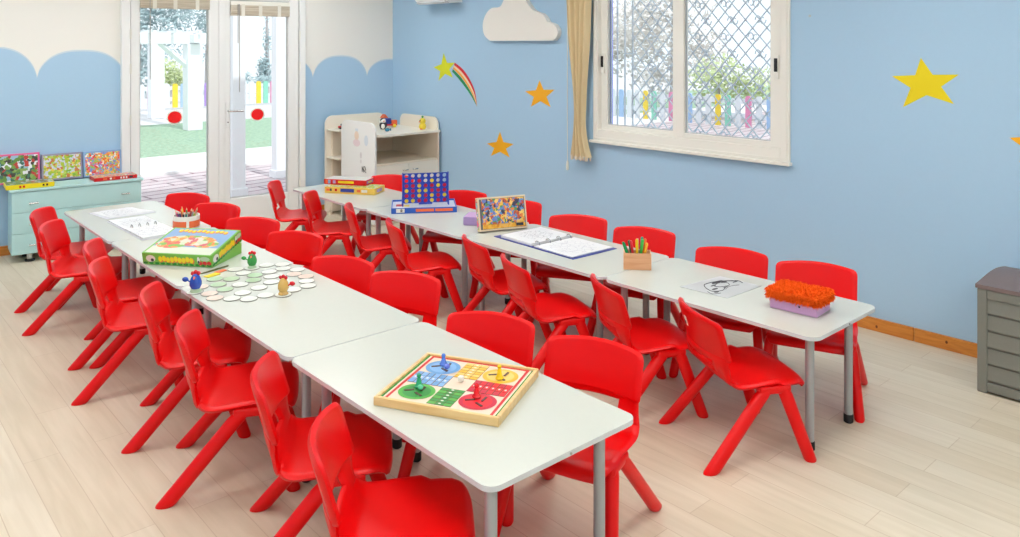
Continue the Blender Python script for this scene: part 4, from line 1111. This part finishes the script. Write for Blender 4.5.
bm = BM(); box(bm, (-.175, .0, .0286), (.055, .07, .001), None, 0, 2, 0); box(bm, (-.125, -.02, .0286), (.04, .06, .001), None, 0, 2, 1); obj('loose_counters_print', bm, [M['red_disc'], M['yellow_disc']], t)
RZ = TB+.0292
ra = a+R(5)
rcx, rcy = loc[0]-math.sin(a)*-.01+.012*math.cos(a), loc[1]+math.cos(a)*-.01+.012*math.sin(a)
t = thing('counter_rack', 'upright blue four-in-a-row rack with round holes on its tray', 'game', (rcx, rcy, RZ), ra)
CW, CHh, RW = .0465, .0362, .0146
W7 = 7*CW
bm = BM()
def plate(y):
    for r in range(6):
        for c in range(7):
            x0 = -W7/2+c*CW; z0 = .018+r*CHh; cx_, cz_ = x0+CW/2, z0+CHh/2
            n = 24; outer = []; inner = []
            for k in range(n):
                q_ = 2*PI*k/n+PI/n; dx, dz = math.cos(q_), math.sin(q_)
                s = min(CW/2/abs(dx) if abs(dx) > 1e-6 else 9, CHh/2/abs(dz) if abs(dz) > 1e-6 else 9)
                outer.append((cx_+dx*s, cz_+dz*s)); inner.append((cx_+dx*RW, cz_+dz*RW))
            for yy in (y-.0015, y+.0015):
                for k in range(n):
                    k2 = (k+1) % n
                    bm.faces.new([bm.verts.new((p_[0], yy, p_[1])) for p_ in (outer[k], outer[k2], inner[k2], inner[k])])
            for k in range(n):
                k2 = (k+1) % n
                bm.faces.new([bm.verts.new((p_[0], y_, p_[1])) for p_, y_ in ((inner[k], y-.0015), (inner[k2], y-.0015), (inner[k2], y+.0015), (inner[k], y+.0015))])
plate(-.0075); plate(.0075)
bmesh.ops.remove_doubles(bm, verts=bm.verts[:], dist=1e-5)
b2(bm, -W7/2-.008, -W7/2, -.009, .009, .002, .018+6*CHh+.006, .001); b2(bm, W7/2, W7/2+.008, -.009, .009, .002, .018+6*CHh+.006, .001)
obj('rack', bm, M['blue_plastic'], t)
bm = BM(); b2(bm, -.05, .05, -.0095, .0095, .006, .017, .003); obj('release_bar', bm, M['blue_plastic'], t)
for s in (-1, 1):
    bm = BM(); x = s*(W7/2+.006)
    prism(bm, [(-.030, 0), (-.022, 0), (-.006, .05), (.006, .05), (.022, 0), (.030, 0), (.012, .075), (-.012, .075)], x-.004, x+.004, 'x'); obj('foot', bm, M['blue_plastic'], t)
rows = ['RRYRYRY', 'YYRRYRR']
rows = {0: 'YYRRYRR', 1: 'RRYRYRY', 2: 'YRYYRRR', 3: 'RRYRRYR', 4: '..R.Y..'}
rn = ['bottom', 'second', 'third', 'fourth', 'fifth']; cn = ['first', 'second', 'third', 'fourth', 'fifth', 'sixth', 'last']
bm = BM(); tube(bm, [(0, -.005, 0), (0, -.0046, 0), (0, .0046, 0), (0, .005, 0)], [.0160, .0168, .0168, .0160], 22)
dR = obj('game_counter', bm, M['red_disc'], None, True); dY = None
cr, sr = math.cos(ra), math.sin(ra)
firstR = True
for r in range(5):
    for c in range(7):
        ch = rows[r][c]
        if ch == '.': continue
        x = -W7/2+(c+.5)*CW; z = .018+(r+.5)*CHh
        if ch == 'R':
            o = dR if firstR else dR.copy()
            if not firstR: col.objects.link(o)
            firstR = False
        else:
            if dY is None:
                me = dR.data.copy(); me.materials.clear(); me.materials.append(M['yellow_disc']); o = dY = bpy.data.objects.new('game_counter', me)
            else: o = dY.copy()
            col.objects.link(o)
        o.location = (rcx+x*cr, rcy+x*sr, RZ+z); o.rotation_euler = (0, 0, ra)
        tag(o, '%s counter in the blue rack, %s row from below, %s from left' % ('red' if ch == 'R' else 'yellow', rn[r], cn[c]), 'game counter', 'counters in the blue rack')
# puzzle box standing in front of a lilac box
t, l_ = flat_box('game_box', 'lilac box lying behind the upright jungle puzzle box', (3.435, 4.075, TB), R(-52), .26, .17, .055, M['violet'], M['lilac'], group='game boxes on the tables')
p0, p1 = Vector((3.222, 3.874)), Vector((3.537, 3.759))
a = math.atan2(p1.y-p0.y, p1.x-p0.x); L_ = (p1-p0).length
mid = (p0+p1)/2
t = thing('puzzle_box', 'upright puzzle box with orange and blue jungle picture, leaning back', 'game box', (mid.x, mid.y, TB+.0098), a, 'game boxes on the tables')
lean = Matrix.Rotation(R(-13), 3, 'X'); HH = .214; TT = .042
bm = BM(); box(bm, lean @ Vector((0, TT/2, HH/2))+Vector((0, 0, 0.0)), (L_, TT, HH), lean, .003); obj('box_body', bm, plain('cream_card', (226, 206, 172), .4), t)
bm = BM(); box(bm, lean @ Vector((0, -.0006, HH/2)), (L_-.022, .0014, HH-.022), lean); obj('dark_border', bm, plain('grey_border', (92, 96, 100), .4), t)
bm = BM(); box(bm, lean @ Vector((.004, -.0016, HH/2+.012)), (L_-.04, .0014, HH-.05), lean); obj('cover_picture', bm, A_jungle, t)
bm = BM(); box(bm, lean @ Vector((.004, -.0016, .028)), (L_-.04, .0014, .030), lean); obj('caption_band', bm, art('amber_band', [(236, 170, 50), (246, 196, 70), (226, 150, 40), (240, 186, 90)], 50), t)
bm = BM(); box(bm, lean @ Vector((L_/2-.055, -.0026, .028)), (.05, .0008, .018), lean); obj('caption_plate', bm, M['dark_card'], t)
bm = BM(); box(bm, lean @ Vector((-L_/2-.0006, TT/2, HH/2)), (.0014, TT-.012, HH-.02), lean); obj('side_print', bm, A_party, t)
# blue binder
bl = [(3.211, 3.763), (3.581, 3.729), (3.598, 3.031), (3.233, 3.044)]
t = ring_binder('open navy blue ring binder with drawings on the right row', None, .365, .352, .022, (3.408, 3.395, TB), R(90-1.5), (.006, .016), 4, M['navy'], .055)
# pen box
loc, a, L_ = edge_box((3.279, 2.732), (3.373, 2.624), .085)
t = thing('pen_box', 'square light wooden box holding felt pens', 'box', loc, a)
bm = BM(); hw, hd_, hh = L_/2+.002, .043, .088
b2(bm, -hw, hw, -hd_, hd_, 0, .006)
for q_ in ((-hw, hw, -hd_, -hd_+.006), (-hw, hw, hd_-.006, hd_), (-hw, -hw+.006, -hd_+.006, hd_-.006), (hw-.006, hw, -hd_+.006, hd_-.006)): b2(bm, *q_, .006, hh, .001)
obj('tray', bm, M['kraft'], t)
ca2, sa2 = math.cos(a), math.sin(a)
pens = [('green', (20, 150, 80), -.046, -.022, -.050, .012), ('black', (30, 40, 40), -.044, .022, -.046, -.004), ('dark green', (10, 110, 70), -.024, .020, -.030, .01), ('red', (216, 40, 50), -.022, -.020, -.022, .02), ('yellow', (246, 206, 30), -.002, -.022, -.002, .03), ('pink', (232, 140, 150), -.001, .022, .004, .02), ('lime green', (60, 180, 70), .018, -.022, .018, .03), ('teal', (20, 140, 120), .020, .020, .016, .03), ('orange', (240, 110, 40), .040, .022, .020, .02), ('amber', (250, 180, 40), .038, -.022, .028, .01)]
for nm, c, x, y, tx, ext in pens:
    x *= .85
    base = Vector((loc[0]+(x*.75)*ca2-y*sa2, loc[1]+(x*.75)*sa2+y*ca2, TB+.0095))
    top = Vector((loc[0]+(x*.75+tx*.95)*ca2-(y*1.2)*sa2, loc[1]+(x*.75+tx*.95)*sa2+(y*1.2)*ca2, TB+.132+ext))
    d = top-base
    t2 = thing('felt_pen', '%s felt pen standing in the light wooden box' % nm, 'pen', base, 0, 'felt pens in the wooden box')
    m = plain('pen_'+nm.replace(' ', '_'), c, .3)
    bm = BM(); tube(bm, [(0, 0, .001), d*.72], .0065, 10); obj('barrel', bm, M['card_white'] if nm in ('pink',) else m, t2, True)
    bm = BM(); tube(bm, [d*.60, d*.62, d*.97, d], [.0068, .0078, .0075, .005], 10); obj('cap', bm, m, t2, True)
# single colouring sheet
cx, cy, q = quad_local([(3.248, 2.349), (3.552, 2.316), (3.564, 2.083), (3.268, 2.09)])
t = thing('colouring_sheet', 'single grey colouring sheet with black drawing near orange box', 'paper', (cx, cy, TB))
bm = BM(); prism(bm, q, 0, .0016); obj('sheet', bm, plain('sheet_grey', (196, 199, 200), .5), t)
bm = BM()
rnd = random.Random(5)
def stroke(pts, r): tube(bm, [(x, y, .0018) for x, y in spline([(q_[0]*1.4, q_[1]*1.25) for q_ in pts], 5)], r, 5)
stroke([(-.06, .03), (-.03, .06), (.02, .055), (.06, .035), (.085, .01)], .0022); stroke([(-.06, .03), (-.075, -.01), (-.04, -.03), (.0, -.015)], .002)
stroke([(-.02, .02), (.02, .035), (.05, .015), (.03, -.01), (-.01, .0), (-.02, .02)], .0018); stroke([(.06, .035), (.10, .0), (.09, -.03)], .002)

for cx_, cy_, r_, sx_, sy_ in ((.030, .045, .024, 1.6, .5), (.055, .030, .016, 1.2, .6), (.085, .0, .012, 1.6, .5), (-.045, .0, .014, 1.4, .6), (-.07, -.025, .011, 1.2, .9), (-.015, .03, .012, 1.5, .5), (.0, -.015, .008, 2.5, .5)):
    lathe(bm, [(0, .0016), (r_, .0016), (r_, .0022), (0, .0022)], (cx_*1.4, cy_*1.25, 0), 12, 0, sx_*1.2, sy_)
stroke([(-.02, -.03), (.02, -.02), (.06, -.035)], .0012); stroke([(-.09, .0), (-.10, -.03), (-.07, -.045)], .0016)
obj('ink_drawing', bm, M['dark_card'], t)
# tissue box with orange fluffy cover
loc, a, L_ = edge_box((3.302, 1.890), (3.322, 1.674), .155)
t = thing('tissue_box', 'lilac box with shaggy orange fluffy top at the near table end', 'box', loc, a)
bm = BM(); b2(bm, -L_/2, L_/2, -.0775, .0775, 0, .060, .004); bb = obj('carton', bm, M['lilac'], t)
bm = BM(); tube(bm, [(.03, -.078, .032), (.03, -.0787, .032)], .0045, 10); obj('button', bm, M['black'], bb)
bm = BM(); b2(bm, -L_/2-.008, L_/2+.008, -.0855, .0855, .046, .088, .012, 0, 3)
fl_ = obj('fluffy_lid', bm, M['orange_fluff'], t, True)
bm = BM(); rnd = random.Random(3)
def tuft(p, nrm):
    for k in range(2):
        d = Vector(nrm)+Vector((rnd.uniform(-.8, .8), rnd.uniform(-.8, .8), rnd.uniform(-.9, .5))); d.normalize()
        s = d.cross(Vector((rnd.uniform(-1, 1), rnd.uniform(-1, 1), rnd.uniform(-1, 1)))).normalized()*rnd.uniform(.0014, .0024); ln = rnd.uniform(.010, .020)
        b_ = Vector(p)-d*.002; m_ = b_+d*ln*.6+Vector((0, 0, .001)); e_ = b_+d*ln-Vector((0, 0, .003))
        va, vb, vc, vd, ve = (bm.verts.new(q_) for q_ in (b_-s, b_+s, m_+s, m_-s, e_))
        bm.faces.new((va, vb, vc, vd)); bm.faces.new((vd, vc, ve))
hx, hy = L_/2+.008, .0855
for i in range(1500): tuft((rnd.uniform(-hx, hx), rnd.uniform(-hy, hy), .088), (0, 0, 1))
for i in range(650):
    tuft((rnd.uniform(-hx, hx), -hy, rnd.uniform(.048, .088)), (0, -1, 0)); tuft((rnd.uniform(-hx, hx), hy, rnd.uniform(.048, .088)), (0, 1, 0))
for i in range(420):
    tuft((hx, rnd.uniform(-hy, hy), rnd.uniform(.048, .088)), (1, 0, 0)); tuft((-hx, rnd.uniform(-hy, hy), rnd.uniform(.048, .088)), (-1, 0, 0))
fz = obj('fuzz', bm, M['orange_fluff'], fl_); fz['kind'] = 'stuff'

# ------------------------------------------------------------------ unseen ceiling panels, added to brighten the room evenly
for i, x in enumerate((-.9, 1.2, 3.3)):
    for j, y in enumerate((-.9, 1.5, 3.9, 6.3)):
        t = thing('added_fill_light', 'unseen ceiling panel added to brighten the room, %s row, %s place' % (['left', 'middle', 'right'][i], ['first', 'second', 'third', 'last'][j]), 'light', (x, y, ZC), 0, 'added fill lights')
        bm = BM()
        for q_ in ((-.62, .62, -.32, -.30), (-.62, .62, .30, .32), (-.62, -.60, -.30, .30), (.60, .62, -.30, .30)): b2(bm, *q_, -.05, 0, .002)
        obj('frame', bm, M['frame_white'], t)
        bm = BM(); b2(bm, -.60, .60, -.30, .30, -.04, -.012); obj('diffuser', bm, M['fill_glow'], t)

# ------------------------------------------------------------------ outside
bm = BM(); b2(bm, -8, 32, YB+.15, 10.9, -.06, -.003); struct('patio_ground', bm, M['patio'])
bm = BM(); b2(bm, -8, 32, 10.9, 11.75, -.06, .03); b2(bm, -8, 32, 11.75, 12.8, -.06, .0); struct('garden_kerb', bm, M['kerb'])
bm = BM(); b2(bm, XR+.15, 32, -14, YB+.15, -.06, -.004); struct('side_ground', bm, M['path'])
bm = BM(); b2(bm, -8, 32, 12.8, 18.0, -.06, .004); lw = obj('lawn', bm, M['grass']); tag(lw, 'strip of mown grass beyond the patio outside the glass doors', 'grass', kind='stuff')
bm = BM(); b2(bm, -8, 45, 18.0, 60, -.06, -.002); struct('far_ground', bm, M['path'])
for i, (x, y, nm) in enumerate(((3.70, 8.80, 'nearer white porch post seen through the right glass door'), (4.66, 9.72, 'farther white porch post seen at the right door edge'))):
    t = thing('porch_post', nm, 'post', (x, y, 0), 0, 'porch posts')
    bm = BM(); b2(bm, -.075, .075, -.075, .075, 0, 2.75, .006); obj('shaft', bm, M['post_white'], t)
    bm = BM(); b2(bm, -.095, .095, -.095, .095, 0, .10, .004); obj('base_block', bm, M['post_white'], t)
# pergola
t = thing('pergola', 'white timber pergola standing beyond the lawn', 'pergola', (4.6, 17.6, .005))
for x, y in ((5.95, 16.35), (6.27, 19.6), (2.6, 16.35), (2.92, 19.6)):
    bm = BM(); b2(bm, x-4.6-.15, x-4.6+.15, y-17.6-.15, y-17.6+.15, 0, 1.76, .01); obj('post', bm, M['post_white'], t)
for y in (16.35, 19.6):
    bm = BM(); b2(bm, 2.2-4.6, 6.2-4.6, y-17.6-.10, y-17.6+.10, 1.76, 1.98, .01); obj('beam', bm, M['post_white'], t)
for x in (2.6, 5.95):
    bm = BM(); b2(bm, x-4.6-.10, x-4.6+.10, 16.0-17.6, 20-17.6, 1.78, 1.96, .01); obj('side_beam', bm, M['post_white'], t)
bm = BM()
for k in range(9): b2(bm, 2.4-4.6+k*.44, 2.46-4.6+k*.44, 15.9-17.6, 20.1-17.6, 1.98, 2.03)
obj('rafters', bm, M['post_white'], t)
for y in (16.35, 19.6):
    for x0, x1 in ((5.85, 5.3), (2.7, 3.25)):
        bm = BM(); tube(bm, [(x0-4.6, y-17.6, 1.30), (x1-4.6, y-17.6, 1.78)], .06, 4); obj('brace', bm, M['post_white'], t)
# coloured picket fences
def fence(label, x0, y0, x1, y1, n, colours, pw):
    t = thing('picket_fence', label, 'fence', (x0, y0, 0), math.atan2(y1-y0, x1-x0), 'painted picket fences')
    L_ = math.hypot(x1-x0, y1-y0)
    bm = BM()
    for z in (.28, .58): b2(bm, 0, L_, .03, .06, z-.05, z+.05)
    obj('rail', bm, M['fence_white'], t)
    for k in range(n):
        x = L_*(k+.5)/n
        bm = BM(); prism(bm, [(x-pw, .05), (x+pw, .05), (x+pw, .66), (x+pw*.6, .70), (x-pw*.6, .70), (x-pw, .66)], 0, .03, 'y'); obj('picket', bm, M[colours[k % len(colours)]], t)
fence('painted picket fence with pink, yellow and blue boards beyond the pergola', 6.14, 22.0, 12.18, 22.0, 28, ['p_green', 'p_white', 'p_white', 'p_pink', 'p_white', 'p_white', 'p_yellow', 'p_blue', 'p_pink', 'p_white', 'p_purple', 'p_white', 'p_white', 'p_blue', 'p_white', 'p_white', 'p_white', 'p_yellow', 'p_green', 'p_pink', 'p_white', 'p_white', 'p_blue', 'p_white', 'p_white', 'p_yellow', 'p_white', 'p_pink'], .07)
fence('painted picket fence with yellow, pink and green boards outside the window', 14.4, 17.5, 14.4, 5.0, 52, ['p_white', 'p_yellow', 'p_green', 'p_white', 'p_pink', 'p_white', 'p_blue', 'p_white'], .065)
# trees and bushes
leafq = random.Random(11)
def plant(name, label, cat, loc, h, blobs, n, size, m, trunk=.08):
    t = thing(name, label, cat, loc, 0, 'trees in the garden')
    bm = BM(); tube(bm, [(0, 0, 0), (.03, .02, h*.35), (0, 0, h*.7)], [trunk, trunk*.75, trunk*.4], 8); obj('trunk', bm, M['bark'], t, True)
    bm = BM()
    tot = sum(b_[3]**2 for b_ in blobs)
    for (bx_, by_, bz_, br_, sz_) in blobs:
        for k in range(int(n*br_**2/tot)):
            d = Vector((leafq.gauss(0, 1), leafq.gauss(0, 1), leafq.gauss(0, 1))).normalized(); r = br_*leafq.random()**.45
            p = Vector((bx_, by_, bz_))+Vector((d.x*r, d.y*r, d.z*r*sz_))
            u = Vector((leafq.gauss(0, 1), leafq.gauss(0, 1), leafq.gauss(0, 1))).normalized(); v = u.orthogonal().normalized()
            s = size*leafq.uniform(.6, 1.2)
            bm.faces.new([bm.verts.new(p+q_) for q_ in (u*s, v*s*.5, -u*s, -v*s*.5)])
    f = obj('foliage', bm, m, t)
    return t
plant('tree', 'haze-paled green tree filling the left glass door behind the pergola', 'tree', (8.2, 27.5, 0), 5, [(0, 0, 2.6, 1.7, 1.1), (-1.4, .4, 2.0, 1.2, 1), (.9, -.2, 3.4, 1.1, 1), (-.6, 0, .9, 1.2, .9)], 6000, .10, M['leaf_pale'], .16)
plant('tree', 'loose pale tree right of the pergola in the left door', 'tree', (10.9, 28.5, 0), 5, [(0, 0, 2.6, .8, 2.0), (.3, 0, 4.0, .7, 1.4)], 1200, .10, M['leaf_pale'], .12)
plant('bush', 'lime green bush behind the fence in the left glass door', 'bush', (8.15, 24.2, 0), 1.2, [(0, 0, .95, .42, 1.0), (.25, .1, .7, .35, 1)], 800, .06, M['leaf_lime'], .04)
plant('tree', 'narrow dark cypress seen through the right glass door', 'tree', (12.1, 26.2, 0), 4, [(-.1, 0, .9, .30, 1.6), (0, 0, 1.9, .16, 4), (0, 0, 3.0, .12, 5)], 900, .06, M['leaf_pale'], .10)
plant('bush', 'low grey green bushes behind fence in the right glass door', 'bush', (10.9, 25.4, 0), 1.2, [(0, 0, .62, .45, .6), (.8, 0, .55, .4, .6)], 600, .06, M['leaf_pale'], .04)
plant('tree', 'haze-paled brown leaved tree outside the left half of the window', 'tree', (17.8, 15.8, .02), 5, [(0, 0, 3.0, 1.4, 1.2), (.6, -1.2, 2.2, 1.0, 1), (0, .6, 1.4, .9, 1), (0, -.6, 1.5, .8, 1)], 3000, .10, M['leaf_brown'], .16)
plant('tree', 'sparse haze-paled tree outside the right half of the window', 'tree', (17.2, 12.6, 0), 5, [(0, 0, 3.0, 1.1, 1.2), (-.4, .8, 2.2, .9, 1), (.2, -.6, 1.6, .8, .9), (0, .6, .9, .8, 1)], 2400, .10, M['leaf_brown'], .14)
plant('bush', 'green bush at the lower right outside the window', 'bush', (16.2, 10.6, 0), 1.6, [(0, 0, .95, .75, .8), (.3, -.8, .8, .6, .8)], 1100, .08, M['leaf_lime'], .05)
